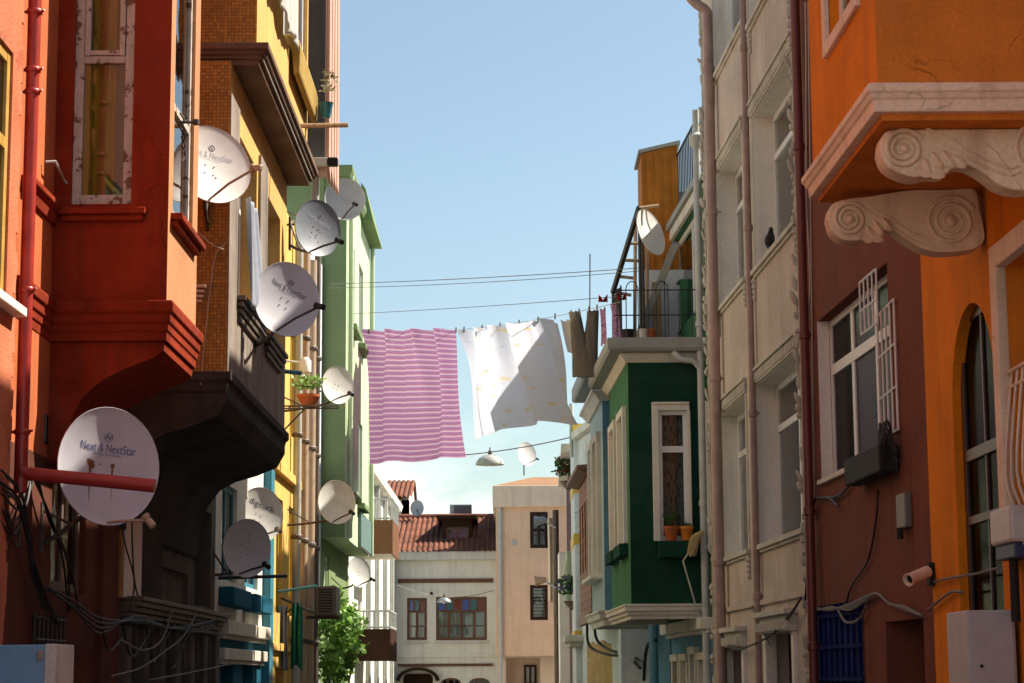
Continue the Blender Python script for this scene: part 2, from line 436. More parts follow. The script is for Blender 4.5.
def cloth(name, col, trans=.35, stripes=None, floral=None, rough=.95):
    m, N, L, P = base_mat(name); N.remove(P)
    out = [n for n in N if n.type == 'OUTPUT_MATERIAL'][0]
    tc = N.new('ShaderNodeTexCoord')
    rgb = N.new('ShaderNodeRGB'); rgb.outputs[0].default_value = c4(col); c = rgb.outputs[0]
    if stripes:
        n, bands = stripes
        sp = N.new('ShaderNodeSeparateXYZ'); L.new(tc.outputs['UV'], sp.inputs[0])
        mu = N.new('ShaderNodeMath'); mu.operation = 'MULTIPLY'; mu.inputs[1].default_value = n; L.new(sp.outputs['Y'], mu.inputs[0])
        fr = N.new('ShaderNodeMath'); fr.operation = 'FRACT'; L.new(mu.outputs[0], fr.inputs[0])
        r = N.new('ShaderNodeValToRGB'); r.color_ramp.interpolation = 'LINEAR'
        while len(r.color_ramp.elements) < len(bands): r.color_ramp.elements.new(.5)
        for e, (p, cc) in zip(r.color_ramp.elements, bands): e.position = p; e.color = c4(cc)
        L.new(fr.outputs[0], r.inputs['Fac']); c = r.outputs['Color']
    if floral:
        for (sc, thr, cc, seed, soft) in floral:
            mp = N.new('ShaderNodeMapping'); mp.inputs['Location'].default_value = (seed, seed * .7, 0); mp.inputs['Scale'].default_value = (sc, sc * 1.15, 1)
            L.new(tc.outputs['UV'], mp.inputs['Vector'])
            vo = N.new('ShaderNodeTexVoronoi'); vo.inputs['Scale'].default_value = 1; vo.inputs['Randomness'].default_value = .85; vo.voronoi_dimensions = '2D'
            L.new(mp.outputs[0], vo.inputs['Vector'])
            nz = N.new('ShaderNodeTexNoise'); nz.inputs['Scale'].default_value = 5; L.new(mp.outputs[0], nz.inputs['Vector'])
            ad = N.new('ShaderNodeMath'); ad.operation = 'MULTIPLY_ADD'; ad.inputs[1].default_value = .35; L.new(nz.outputs['Fac'], ad.inputs[0]); L.new(vo.outputs['Distance'], ad.inputs[2])
            mr = N.new('ShaderNodeMapRange'); mr.inputs['From Min'].default_value = thr + .17; mr.inputs['From Max'].default_value = thr + .17 - soft
            L.new(ad.outputs[0], mr.inputs['Value'])
            mx = N.new('ShaderNodeMixRGB'); mx.inputs['Color2'].default_value = c4(cc); L.new(mr.outputs[0], mx.inputs['Fac']); L.new(c, mx.inputs['Color1']); c = mx.outputs[0]
    d = N.new('ShaderNodeBsdfDiffuse'); t = N.new('ShaderNodeBsdfTranslucent'); mx = N.new('ShaderNodeMixShader'); mx.inputs[0].default_value = trans
    L.new(c, d.inputs['Color']); L.new(c, t.inputs['Color'])
    nb = N.new('ShaderNodeTexNoise'); nb.inputs['Scale'].default_value = 9; nb.inputs['Detail'].default_value = 4; L.new(tc.outputs['Object'], nb.inputs['Vector'])
    bp = N.new('ShaderNodeBump'); bp.inputs['Strength'].default_value = .25; bp.inputs['Distance'].default_value = .03; L.new(nb.outputs['Fac'], bp.inputs['Height'])
    L.new(bp.outputs[0], d.inputs['Normal']); L.new(bp.outputs[0], t.inputs['Normal'])
    L.new(d.outputs[0], mx.inputs[1]); L.new(t.outputs[0], mx.inputs[2]); L.new(mx.outputs[0], out.inputs['Surface'])
    return m

def woodmat(name, col, axis=(6, 6, 1), rough=.6, var=.4):
    m, N, L, P = base_mat(name)
    tc = N.new('ShaderNodeTexCoord'); mp = N.new('ShaderNodeMapping'); mp.inputs['Scale'].default_value = axis
    n = N.new('ShaderNodeTexNoise'); n.inputs['Scale'].default_value = 3; n.inputs['Detail'].default_value = 8
    L.new(tc.outputs['Object'], mp.inputs['Vector']); L.new(mp.outputs[0], n.inputs['Vector'])
    r = N.new('ShaderNodeValToRGB'); r.color_ramp.elements[0].position = .3; r.color_ramp.elements[1].position = .7
    r.color_ramp.elements[0].color = c4([c * (1 - var) for c in col]); r.color_ramp.elements[1].color = c4([c * (1 + var * .5) for c in col])
    L.new(n.outputs['Fac'], r.inputs['Fac']); L.new(r.outputs[0], P.inputs['Base Color']); P.inputs['Roughness'].default_value = rough
    b = N.new('ShaderNodeBump'); b.inputs['Strength'].default_value = .25; b.inputs['Distance'].default_value = .01; L.new(n.outputs['Fac'], b.inputs['Height']); L.new(b.outputs[0], P.inputs['Normal'])
    return m

def leafmat(name, col):
    m, N, L, P = base_mat(name)
    gi = N.new('ShaderNodeNewGeometry'); r = N.new('ShaderNodeValToRGB')
    r.color_ramp.elements[0].color = c4([c * .55 for c in col]); r.color_ramp.elements[1].color = c4([c * 1.5 for c in col])
    L.new(gi.outputs['Random Per Island'], r.inputs['Fac']); L.new(r.outputs[0], P.inputs['Base Color'])
    P.inputs['Roughness'].default_value = .5
    t = N.new('ShaderNodeBsdfTranslucent'); L.new(r.outputs[0], t.inputs['Color'])
    mx = N.new('ShaderNodeMixShader'); mx.inputs[0].default_value = .35
    out = [n for n in N if n.type == 'OUTPUT_MATERIAL'][0]
    L.new(P.outputs[0], mx.inputs[1]); L.new(t.outputs[0], mx.inputs[2]); L.new(mx.outputs[0], out.inputs['Surface'])
    return m

M = dict(
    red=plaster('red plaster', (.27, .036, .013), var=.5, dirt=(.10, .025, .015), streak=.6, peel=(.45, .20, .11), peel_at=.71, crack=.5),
    redstrip=plaster('lit tone red wall', (.52, .15, .06), var=.3, dirt=(.30, .10, .05), streak=.5, crack=.45),  # wall red made paler: sunlight on its strip put into the colour
    redlit=plaster('sunlit tone red plaster', (.50, .25, .13), var=.15, dirt=(.5, .28, .12), streak=.5),  # paler copy of the bay red with sunlight put into the colour
    red2=plaster('brick red plaster', (.58, .19, .10), var=.3, peel=(.42, .12, .07), peel_at=.60, bump=.5, crack=.45),
    redpipe=paint('red pipe paint', (.36, .03, .022), rough=.38, var=.25),
    redwood=plaster('dull red brown render', (.12, .045, .03), var=.35),
    slabwood=plaster('weathered brown slab edge', (.20, .13, .09), var=.35, dirt=(.07, .05, .04)),
    mosaic=brickmat('amber mosaic tile', (.52, .25, .025), (.26, .14, .035), .036, .034, .004, offs=0.0, var=.35),
    yellow=plaster('yellow ochre plaster', (.66, .42, .15), var=.15, dirt=(.35, .24, .12), streak=.35),
    yellow2=plaster('bright yellow plaster', (.72, .46, .14), var=.15),
    concrete=plaster('stained concrete', (.13, .115, .095), var=.4, dirt=(.05, .045, .04), streak=.6),
    greywall=plaster('grey brown weathered plaster', (.30, .255, .215), var=.35, dirt=(.06, .05, .045), streak=.6),
    darkconc=plaster('blackened concrete', (.065, .058, .05), var=.5, dirt=(.02, .02, .02)),
    greyslab=plaster('dark grey plaster', (.13, .13, .135), var=.2),
    pinkwood=plaster('pink painted boards', (.60, .38, .30), var=.2),
    whitep=plaster('white painted plaster', (.74, .71, .63), var=.15, dirt=(.30, .27, .22), streak=.4),
    peelwhite=plaster('peeling white timber paint', (.58, .53, .47), var=.2, peel=(.20, .11, .07), peel_at=.55, scale=4, bump=.6),
    whitepvc=paint('white window plastic', (.75, .75, .73), rough=.35, var=.05),
    cream=plaster('cream plaster', (.93, .89, .78), var=.10, dirt=(.36, .31, .24), streak=.3),
    peach=plaster('peach plaster', (.80, .56, .39), var=.12, streak=.3),
    peachtrim=plaster('pale peach trim', (.78, .62, .48), var=.1),
    green=plaster('olive green plaster', (.20, .27, .13), var=.14, streak=.2),
    palegreen=plaster('pale green plaster', (.50, .60, .40), var=.12, dirt=(.3, .36, .25)),
    teal=plaster('teal blue painted boards', (.02, .12, .19), var=.25),
    tealpaint=paint('teal paint', (.03, .19, .26), rough=.5),
    greengrey=paint('grey green shutter', (.13, .22, .21)),
    orange=plaster('orange plaster', (.80, .26, .018), var=.2, dirt=(.42, .14, .03), streak=.45, crack=.45),
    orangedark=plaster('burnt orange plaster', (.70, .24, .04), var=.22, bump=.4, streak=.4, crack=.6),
    stucco=plaster('pinkish cream moulding', (.92, .74, .56), var=.15, dirt=(.40, .28, .19), streak=.55, crack=.5),
    stone=plaster('warm stone carving', (.93, .74, .52), var=.22, dirt=(.40, .26, .16), bump=.35, streak=.55, crack=.5),
    brown=plaster('red brown plaster', (.215, .08, .052), var=.2, dirt=(.11, .045, .035), streak=.6, crack=.5),
    brownpipe=paint('maroon pipe paint', (.16, .035, .03), rough=.4),
    beige=plaster('beige stained render', (.62, .525, .44), var=.22, dirt=(.34, .27, .21), streak=.35, crack=.5),
    offwhite=plaster('off white reveal', (.86, .83, .76), var=.1, dirt=(.36, .32, .26), streak=.35),
    ornament=plaster('off white ornament', (.62, .585, .50), var=.25, dirt=(.26, .23, .19)),
    taupe=paint('taupe pipe paint', (.36, .24, .20), rough=.55, var=.2),
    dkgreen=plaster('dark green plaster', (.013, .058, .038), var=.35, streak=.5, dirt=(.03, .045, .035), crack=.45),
    midgreen=plaster('mid green plaster', (.07, .20, .10), var=.15),
    bluewall=plaster('sky blue plaster', (.13, .29, .42), var=.14),
    paleblue=plaster('pale blue plaster', (.40, .50, .52), var=.12),
    siding=plaster('white blue siding', (.70, .74, .77), var=.14, streak=.4, crack=.6),
    woodbay=brickmat('red brown weatherboard', (.30, .095, .035), (.08, .03, .015), 3.0, .16, .012, var=.3),
    wood=woodmat('brown timber', (.16, .065, .03)),
    paleposts=woodmat('pale timber', (.50, .34, .20)),
    oldwood=woodmat('rotten grey timber', (.12, .085, .06), var=.5),
    ochre=plaster('ochre crumbling plaster', (.46, .31, .14), var=.2, peel=(.62, .62, .6), peel_at=.62),
    ochreframe=paint('ochre window paint', (.46, .27, .05), rough=.55, var=.25),
    yellowband=paint('yellow band paint', (.62, .42, .07), rough=.6),
    purple=plaster('dull purple plaster', (.13, .08, .085), var=.15),
    greypanel=paint('grey parapet coping', (.30, .31, .29), rough=.7),
    whitepipe=paint('pale grey pipe', (.45, .47, .45), rough=.45, var=.15),
    rust=plaster('rusted sheet', (.46, .17, .03), var=.4, dirt=(.16, .05, .02), streak=.7, bump=.15, rough=.7),
    black=paint('black plastic', (.010, .010, .010), rough=.8),
    blackmetal=paint('black iron', (.02, .02, .022), rough=.55),
    darkbrown=plaster('dark brown timber', (.055, .028, .018), var=.3),
    bronze=paint('dark bronze frame', (.06, .03, .02), rough=.4),
    blackroom=paint('dark room', (.01, .009, .008), rough=.95),
    blue=plaster('blue painted iron', (.012, .022, .13), var=.4, bump=.1),
    bluebox=paint('light blue painted steel', (.22, .42, .62), rough=.5, rust=(.25, .16, .1), rust_at=.7),
    dishwhite=paint('dish white', (.72, .71, .67), rough=.5, var=.1, rust=(.34, .25, .18), rust_at=.73),
    dishgrey=paint('dish grey', (.34, .37, .40), rough=.42, var=.12, rust=(.22, .16, .12), rust_at=.74),
    dishshade=paint('dish shade blue grey', (.20, .23, .27), rough=.45, var=.15, rust=(.16, .12, .1), rust_at=.72),  # darker copy of dish grey; shade is put into the colour
    dishlilac=paint('dish lilac grey', (.50, .50, .55), rough=.5, var=.1, rust=(.22, .15, .12), rust_at=.76),
    dishback=paint('dish back', (.30, .29, .28), rough=.5),
    rustmetal=paint('rusty dark steel', (.055, .04, .035), rough=.65, rust=(.16, .07, .03), rust_at=.58),
    armtan=paint('tan arm', (.42, .30, .20), rough=.5),
    inkblue=paint('dark blue print', (.03, .05, .22), rough=.5),
    inkdark=paint('dark print', (.035, .04, .09), rough=.5),
    inkpale=paint('faded print', (.42, .44, .50), rough=.5),
    rustspot=paint('rust', (.18, .07, .02), rough=.8),
    greycab=paint('grey cabinet paint', (.46, .44, .43), rough=.5, var=.1, rust=(.3, .24, .2), rust_at=.72),
    meter=paint('meter plastic', (.50, .47, .42), rough=.4),
    terracotta=plaster('terracotta', (.46, .13, .05), var=.2),
    orangepot=paint('orange glazed pot', (.62, .21, .02), rough=.4),
    tile=plaster('terracotta roof tile', (.21, .09, .06), var=.5, dirt=(.16, .07, .05), streak=.2),
    asphalt=plaster('worn stone street paving', (.32, .30, .275), var=.25),
    pavement=plaster('pavement', (.30, .285, .26), var=.25),
    glass=glassmat('window glass'),
    darkglass=glassmat('dark window glass', tint=(.35, .38, .38)),
    softglass=glassmat('dusty pale glass', tint=(.85, .88, .86), refl=.30, rough=.14),
    dullglass=glassmat('old dusty glass', tint=(.30, .30, .28), refl=.22, rough=.12),
    curtain=cloth('white curtain', (.74, .73, .68), trans=.3),
    lace=cloth('lace curtain', (.42, .42, .38), trans=.3, floral=[(9, .28, (.12, .12, .11), 3.1, .1)]),
    ochrecurtain=cloth('ochre curtain', (.60, .42, .06), trans=.3),
    greycurtain=cloth('grey curtain', (.30, .30, .29), trans=.2),
    rope=paint('clothes line', (.5, .5, .5), rough=.8),
    cable=paint('black cable', (.013, .012, .012), rough=.6),
    greycable=paint('grey cable', (.17, .15, .13), rough=.7),
    palecable=paint('pale wire', (.55, .50, .42), rough=.7),
    leaf=leafmat('leaf', (.16, .30, .05)),
    leaf2=leafmat('dark leaf', (.05, .13, .03)),
    redflower=paint('red petals', (.55, .03, .03), rough=.6),
    tin=paint('zinc', (.35, .36, .36), rough=.4, metal=.6),
    foam=plaster('yellow foam mattress', (.42, .29, .09), var=.3),
    whitecloth=cloth('white laundry', (.66, .65, .62), trans=.3),
    bluecloth=cloth('pale blue laundry', (.42, .46, .54), trans=.3),
    greencloth=cloth('green towel', (.03, .20, .15), trans=.25),
    greycloth=cloth('grey laundry', (.24, .26, .28), trans=.25),
    tancloth=cloth('cream awning cloth', (.80, .70, .55), trans=.3),
    trouser=cloth('taupe trousers', (.235, .20, .155), trans=.2),
    redcloth=cloth('red cloth', (.5, .03, .03), trans=.2),
    pinkfloral=cloth('pink floral cotton', (.58, .33, .50), trans=.3, floral=[(7, .26, (.30, .05, .20), 1.3, .06)]),
    sheetpink=cloth('pink striped sheet', (.6, .3, .5), trans=.4, stripes=(25, [(0, (.56, .44, .54)), (.13, (.46, .26, .36)), (.32, (.34, .16, .28)), (.48, (.26, .12, .27)), (.62, (.38, .20, .31)), (.76, (.26, .12, .27)), (.90, (.42, .27, .42)), (1, (.56, .44, .54))])),
    sheetwhite=cloth('white floral sheet', (.60, .63, .71), trans=.50, floral=[(11, .13, (.52, .56, .66), 4.2, .12), (6.0, .15, (.62, .54, .34), 1.7, .1), (15, .09, (.52, .57, .56), 8.3, .06)]),
    screen=cloth('dark shade net', (.06, .065, .065), trans=.1),
    stainblue=paint('blue stained glass', (.04, .10, .34), rough=.1),
    staingreen=paint('green stained glass', (.03, .14, .15), rough=.1),
    stainred=paint('red stained glass', (.16, .025, .02), rough=.1),
)
# ------------------------------------------------------------------ ground
def gz(y): return 0.0 - 0.012 * max(y, 0)
m = MB()
ys = [-30, 0, 20, 40, 60, 80, 120, 300, 1200]
for i in range(len(ys) - 1):
    a, b = ys[i], ys[i + 1]
    m.face([(-600, a, gz(a)), (600, a, gz(a)), (600, b, gz(b)), (-600, b, gz(b))])
tag(m.build('street', M['asphalt']), 'grey street surface between the two rows of old houses', 'street', kind='structure')
for nm, x0, x1 in (('pavement', -3.74, -2.75), ('pavement', 2.3, 4.2)):
    m = MB()
    for i in range(6):
        a, b = i * 11, i * 11 + 11
        m.hexa([(x0, a, gz(a) - .3), (x1, a, gz(a) - .3), (x1, b, gz(b) - .3), (x0, b, gz(b) - .3), (x0, a, gz(a) + .13), (x1, a, gz(a) + .13), (x1, b, gz(b) + .13), (x0, b, gz(b) + .13)])
    tag(m.build(nm, M['pavement']), 'pavement along the foot of the %s row of houses' % ('left' if x0 < 0 else 'right'), 'pavement', kind='structure')

GZ = -1.5        # building bottoms, below ground
XL = -3.74
LW = left_wall(XL)
def house(name, label, X, Y, cat='house'):
    return thing(name, label, cat, (X, Y, gz(Y)))

# ================================================================== LEFT 0: brick-red neighbour
h = house('brick_red_house', 'brick red house at the left picture edge with a yellow framed window', XL, 13)
W0 = left_wall(XL + .05)
y0e = W0.hit(14, 250)[0]
wr = (W0.hit(-45, 200)[0], W0.hit(9, 200)[0], W0.hit(9, 302)[1], W0.hit(9, 48)[1])
m = MB(); facade(m, W0, 9, y0e, GZ, 11.6, [wr[:4] + (.3,)], 8); m.build('wall', M['red2'], h)
window(h, W0, wr, .02, M['ochreframe'], M['darkglass'], fw=.09, mull=(.5,), rails=(.62,), back=M['blackroom'], bdep=.3)
m = MB(); m.wbox(W0, wr[0] - .1, W0.hit(14, 305)[0], wr[2] - .09, wr[2] - .02, -.02, .10); m.build('window_sill', M['whitep'], h, bev=.01)
m = MB(); teeth = [(y0e - .002, GZ)]
z = GZ
left = []
while z < 11.5:
    left.append((y0e + .05 + random.uniform(-.02, .09), z)); z += random.uniform(.05, .16)
    left.append((left[-1][0] + random.uniform(-.015, .015), z))
poly = [(y0e - .002, 11.5)] + left[::-1] + [(y0e - .002, GZ)]
for i in range(len(left) - 1):
    a, b = left[i], left[i + 1]
    if b[1] - a[1] > .005: m.prism(W0, [(y0e - .002, a[1]), (a[0], a[1]), (b[0], b[1]), (y0e - .002, b[1])], -.05, -.004)
m.build('broken_plaster_edge', M['red2'], h)

# ================================================================== LEFT 1: red house with bay
h = house('red_bay_house', 'dark red house with a jutting bay of peeling white sashes on a curved corbel', XL, 18)
XF = -2.80
BW = left_wall(XF)
by0 = BW.hit(166.5, 300)[0]; by1 = BW.hit(196.0, 300)[0]
S1 = side_wall(by0)
z_mb = pt(167, 341, by0).z; z_mt = pt(167, 301, by0).z
ye = y0e + .002
lw1 = LW.rect(52, 498, 84, 592); lw1 = (lw1[0], lw1[1], LW.hit(68, 592)[1], LW.hit(68, 470)[1])
m = MB(); facade(m, LW, ye, 20.15, 3.35, 11.8, [], 8)
m.build('wall', M['redstrip'], h)
m = MB(); facade(m, LW, ye, 20.15, GZ, 3.35, [lw1[:3] + (min(lw1[3], 3.3), .2)], 8); m.build('ground_floor', M['redwood'], h)  # darker than the wall above: low street shade put into the colour
lw1 = lw1[:3] + (min(lw1[3], 3.3),)
sw = S1.rect(78, -60, 131, 203); sw = (sw[0], sw[1], S1.hit(105, 204)[1], S1.hit(105, -60)[1])
fw_ = (by0 + .22, by1 - .28, BW.hit(182, 226)[1], sw[3])
m = MB()
facade(m, S1, XL, XF, z_mb, 11.75, [sw + (.35,)])
S1b = Wall((0, by1), (1, 0), (0, 1)); facade(m, S1b, XL, XF, z_mb, 11.75)
m.face([(XL, by0, 11.75), (XF, by0, 11.75), (XF, by1, 11.75), (XL, by1, 11.75)])
m.face([(XL, by0, z_mb), (XF, by0, z_mb), (XF, by1, z_mb), (XL, by1, z_mb)])
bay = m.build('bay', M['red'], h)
m = MB(); facade(m, BW, by0, by1, z_mb, 11.75, [fw_ + (.22,)]); m.build('bay_front', M['redlit'], bay)  # front gets the sunlit tone as its base colour
window(bay, S1, sw, .02, M['peelwhite'], M['glass'], fw=.075, rails=((.545, .06),), curtain=M['ochrecurtain'], cgap=.12, curtain_cover=(0, .66), back=M['curtain'], bdep=.34)  # pale backboard stands in for sky light seen through the bay
# inner upper sash of the side window
m = MB(); a, b, c, d = sw; zc = c + (d - c) * .545
m.wbox(S1, a + .08, a + .125, zc + .03, d - .08, -.05, -.004); m.wbox(S1, b - .125, b - .08, zc + .03, d - .08, -.05, -.004); m.wbox(S1, a + .125, b - .125, zc + .035, zc + .075, -.05, -.006)
m.build('inner_sash', M['peelwhite'], bay, bev=.005)
window(bay, BW, fw_, .03, M['peelwhite'], M['glass'], fw=.07, rails=(.42,), curtain=M['curtain'], cgap=.1, back=M['greycurtain'], bdep=.21)
m = MB(); m.wbox(S1, S1.hit(60, 210)[0], S1.hit(147, 210)[0], sw[2] - .10, sw[2] - .045, -.01, .10); m.wbox(S1, S1.hit(63, 210)[0], S1.hit(144, 210)[0], sw[2] - .15, sw[2] - .10, -.01, .06)
m.build('bay_sill', M['red'], bay, bev=.012)
m = MB(); m.wbox(BW, by0 + .12, by1 - .12, fw_[2] - .07, fw_[2] - .015, -.01, .10); m.wbox(BW, by0 + .15, by1 - .15, fw_[2] - .12, fw_[2] - .07, -.01, .06); m.build('bay_sill', M['red'], bay, bev=.01)
# stepped mouldings round the bay foot, returning along the wall
H = z_mt - z_mb
prof = [(-.06, z_mb), (.008, z_mb), (.008, z_mb + H * .22), (.022, z_mb + H * .25), (.022, z_mb + H * .42), (.04, z_mb + H * .47), (.04, z_mb + H * .66), (.062, z_mb + H * .72), (.065, z_mt - .03), (.055, z_mt), (-.06, z_mt)]
m = MB(); m.sweep([(XL, ye + .32), (XL, by0), (XF, by0), (XF, by1), (XL, by1)], prof); m.build('bay_cornice', M['red'], bay, bev=.008)
zc = sw[2] - .02
prof = [(-.05, zc - .16), (.03, zc - .16), (.05, zc - .08), (.09, zc - .04), (.09, zc), (-.05, zc)]
m = MB(); m.sweep([(XL, ye + .36), (XL, by0 - .01)], prof); m.build('string_course', M['red'], h, bev=.006)
px = [(52, 341), (164, 341), (163, 350), (155, 356), (143, 361), (127, 367), (108, 376), (93, 386), (81, 398), (73, 412), (68, 430), (66, 455), (52, 462)]
poly = [S1.hit(*q) for q in px]; poly[0] = (XL - .01, poly[0][1]); poly[-1] = (XL - .01, poly[-1][1])
m = MB(); m.prism(S1, poly, -.03, -(by1 - by0) + .03); m.build('corbel', M['red'], bay)
# lower wall: boarded window, pilaster strip
window(h, LW, lw1, .05, M['oldwood'], M['darkglass'], fw=.07, mull=(.5,), curtain=M['greycurtain'], back=M['blackroom'], bdep=.19)
m = MB()
a = LW.hit(117, 560)[0]; m.wbox(LW, a, a + .16, 2.35, 4.3, -.05, .035); m.build('pilaster_strip', M['mosaic'], h)
a, b = LW.hit(98, 540)[0], LW.hit(113, 540)[0]
m = MB(); m.wbox(LW, a, b, GZ, 4.2, -.05, .06); m.build('pilaster', M['redwood'], h, bev=.01)
# grilled opening low in the wall
g = LW.rect(28, 613, 56, 700)
m = MB()
for k in range(8): s = g[0] + (g[1] - g[0]) * k / 7; m.tube([LW.p(s, g[2], .05), LW.p(s, g[3], .05)], .012, 6)
for k in range(4): z = g[3] - .03 - k * .17; m.tube([LW.p(g[0], z, .06), LW.p(g[1], z, .06)], .011, 6)
m.build('window_grille', M['blackmetal'], h)
# rain pipe with the elbow that crosses in front of the dish
xp = XL + .10; yp = left_wall(xp).hit(29, 200)[0]
zt = pt(20, 474, yp).z
m = MB(); m.tube(smooth_path([(xp, yp, 12.2), (xp, yp, 8), (xp, yp, zt + .25), (xp, yp, zt + .08)], 3) + bez((xp, yp, zt + .07), (xp, yp, zt - .01), (xp + .08, yp, zt), 6)[1:] + [(pt(155, 486, yp).x, yp, pt(155, 486, yp).z)], .05, 14)
rp = m.build('drainpipe', M['redpipe'], h, smooth=50)
m = MB()
for v in (12, 70, 92, 290, 432):
    q = pt(28, v, yp).z; m.lathe([(.056, -.02), (.062, -.012), (.062, .012), (.056, .02)], Matrix.Translation((xp, yp, q)), 14)
    m.tube([(xp - .12, yp + .02, q), (xp, yp - .02, q)], .012, 6)
    m.tube([(xp + .05, yp, q), (xp + .08, yp - .02, q + .01)], .010, 6)
m.build('pipe_clamp', M['redpipe'], rp, smooth=40)

# ================================================================== LEFT 2: yellow house with tiled sides
h = house('yellow_tiled_house', 'yellow ochre house with amber mosaic sides and an upper storey jutting over the street', XL, 23)
XU, XB = -2.47, -2.70
UW, LB = left_wall(XU), left_wall(XB)
uy0 = UW.hit(256.8, 30)[0]; uy1 = UW.hit(308, 60)[0]
ly0 = LB.hit(228, 250)[0]; ly1 = LB.hit(285, 380)[0]
SU, SL = side_wall(uy0), side_wall(ly0)
zs = SU.hit(255, 48)[1]                 # top of slab
zsb = SU.hit(255, 66)[1]
zlb = LB.hit(229, 380)[1]
m = MB(); facade(m, LW, 20.16, 26.55, GZ, 12.6, [(LW.hit(195, 560)[0], LW.hit(211, 560)[0], 2.45, 3.6, .5), (LW.hit(160, 585)[0], LW.hit(188, 585)[0], LW.hit(160, 603)[1], LW.hit(160, 566)[1], .05)]
   + [(20.6 + k * 1.02, 20.6 + k * 1.02 + .62, GZ, 2.08, .6, .75) for k in range(6)], 8)
m.build('wall', M['concrete'], h)
m = MB()
for k in range(7): m.wbox(LW, 20.24 + k * 1.02, 20.24 + k * 1.02 + .3, GZ, 2.1, -.02, .06)
m.build('pier', M['concrete'], h, bev=.02)
for a, b, mt in ((121, 137, 'offwhite'), (139, 158, 'darkconc')):
    m = MB(); m.wbox(LW, LW.hit(a, 560)[0], LW.hit(b, 560)[0], 2.36, 3.7, -.02, .05); m.build('pilaster', M[mt], h, bev=.01)
m = MB()
for k in range(5):
    d = .07 + .035 * k
    m.wbox(LW, 20.2 + .02 * k, 26.5 - .02 * k, 2.12 + .052 * k, 2.164 + .052 * k + random.uniform(-.006, .006), -.02, d + random.uniform(-.01, .02))
m.build('timber_cornice', M['oldwood'], h, bev=.008)
# upper box: mosaic side, plaster front
w1 = (22.15, 23.35, UW.hit(288, 46)[1], 11.2); w2 = (23.75, uy1 - .12, w1[2], 11.2)
m = MB(); facade(m, SU, XL, XU, zs - .01, 12.5); m.build('tiled_side', M['mosaic'], h)
m = MB(); facade(m, UW, uy0, uy1, zs - .01, 12.5, [w1 + (.3,), w2 + (.3,)])
SUb = Wall((0, uy1), (1, 0), (0, 1)); facade(m, SUb, XL, XU, zs - .01, 12.5)
m.face([(XL, uy0, 12.5), (XU, uy0, 12.5), (XU, uy1, 12.5), (XL, uy1, 12.5)])
m.face([(XL, uy0, zs - .01), (XU, uy0, zs - .01), (XU, uy1, zs - .01), (XL, uy1, zs - .01)])
m.build('upper_front', M['yellow'], h)
window(h, UW, w1, .05, M['whitepvc'], M['glass'], fw=.07, mull=(.5,), curtain=M['curtain'], back=M['greycurtain'], bdep=.29)
window(h, UW, w2, .05, M['whitepvc'], M['glass'], fw=.09, mull=(.45,), back=M['blackroom'], bdep=.29)
# slab between storeys with fine mouldings
T = zs - zsb
prof = [(-.3, zsb), (.03, zsb), (.03, zsb + T * .3), (.06, zsb + T * .32), (.06, zsb + T * .5), (.09, zsb + T * .53), (.09, zsb + T * .72), (.13, zsb + T * .76), (.13, zs + .02), (-.3, zs + .02)]
m = MB(); m.sweep([(XL, uy0), (XU, uy0), (XU, uy1), (XL, uy1)], prof)
m.build('slab_moulding', M['slabwood'], h, bev=.006)
m = MB(); m.wbox(UW, uy0 + .03, uy1 - .03, zsb + T * .33, zsb + T * .48, .06, .068); m.wbox(UW, uy0 + .05, uy1 - .05, zsb + T * .56, zsb + T * .68, .09, .098); m.build('white_fillet', M['whitep'], h)
m = MB(); m.box(XL, XU - .28, uy0 + .28, uy1 - .28, zsb + .02, zsb + .12); m.build('slab_soffit', M['concrete'], h)
# lower box
zsill = LB.hit(240, 300)[1]
lo1 = (LB.hit(238, 250)[0], LB.hit(256, 250)[0], zsill, LB.hit(238, 132)[1]); lo2 = (LB.hit(266, 250)[0], LB.hit(280, 250)[0], zsill, LB.hit(266, 192)[1])
m = MB(); facade(m, SL, XL, XB, zlb, zsb + .015); m.build('tiled_side', M['mosaic'], h)
m = MB(); facade(m, LB, ly0, ly1, zsill - .02, zsb + .015, [lo1 + (.35,), lo2 + (.35,)])
SLb = Wall((0, ly1), (1, 0), (0, 1)); facade(m, SLb, XL, XB, zlb, zsb + .015)
m.build('lower_front', M['yellow'], h)
m = MB(); facade(m, LB, ly0, ly1, zlb, zsill - .02); m.face([(XL, ly0, zlb), (XB, ly0, zlb), (XB, ly1, zlb), (XL, ly1, zlb)]); m.build('spandrel', M['greywall'], h)
m = MB(); m.wbox(LB, ly0 + .003, lo1[0] - .05, zlb, zsb - .3, -.05, .012); m.wbox(LB, lo1[1] + .12, lo2[0] - .1, zsill, zsb - .35, -.05, .03); m.build('corner_strip', M['greywall'], h)
for o in (lo1, lo2):
    window(h, LB, o, .16, M['whitepvc'], M['darkglass'], fw=.06, mull=(.5,), rails=(.7,), curtain=M['curtain'], back=M['blackroom'], bdep=.34)
    m = MB()
    for k in range(4): m.wbox(LB, o[0] - .12 + .03 * k, o[1] + .12 - .03 * k, zsill - .055 - .06 * k, zsill - .005 - .06 * k, -.02, .10 - .022 * k)
    m.build('window_sill', M['oldwood'], h, bev=.008)
m = MB()
for k in range(4):
    a = SL.hit(201 , 287 + 6 * k)[0]; m.wbox(SL, XL + .3, SL.hit(207 - 1.4 * k, 280)[0], SL.hit(200, 289 + 4.6 * k)[1], SL.hit(200, 286 + 4.6 * k)[1], -.01, .09 - .018 * k)
m.build('side_ledge', M['stucco'], h, bev=.004)
prof = [(-.2, zlb - .14), (.0, zlb - .14), (.02, zlb - .06), (.05, zlb - .03), (.05, zlb + .05), (-.2, zlb + .05)]
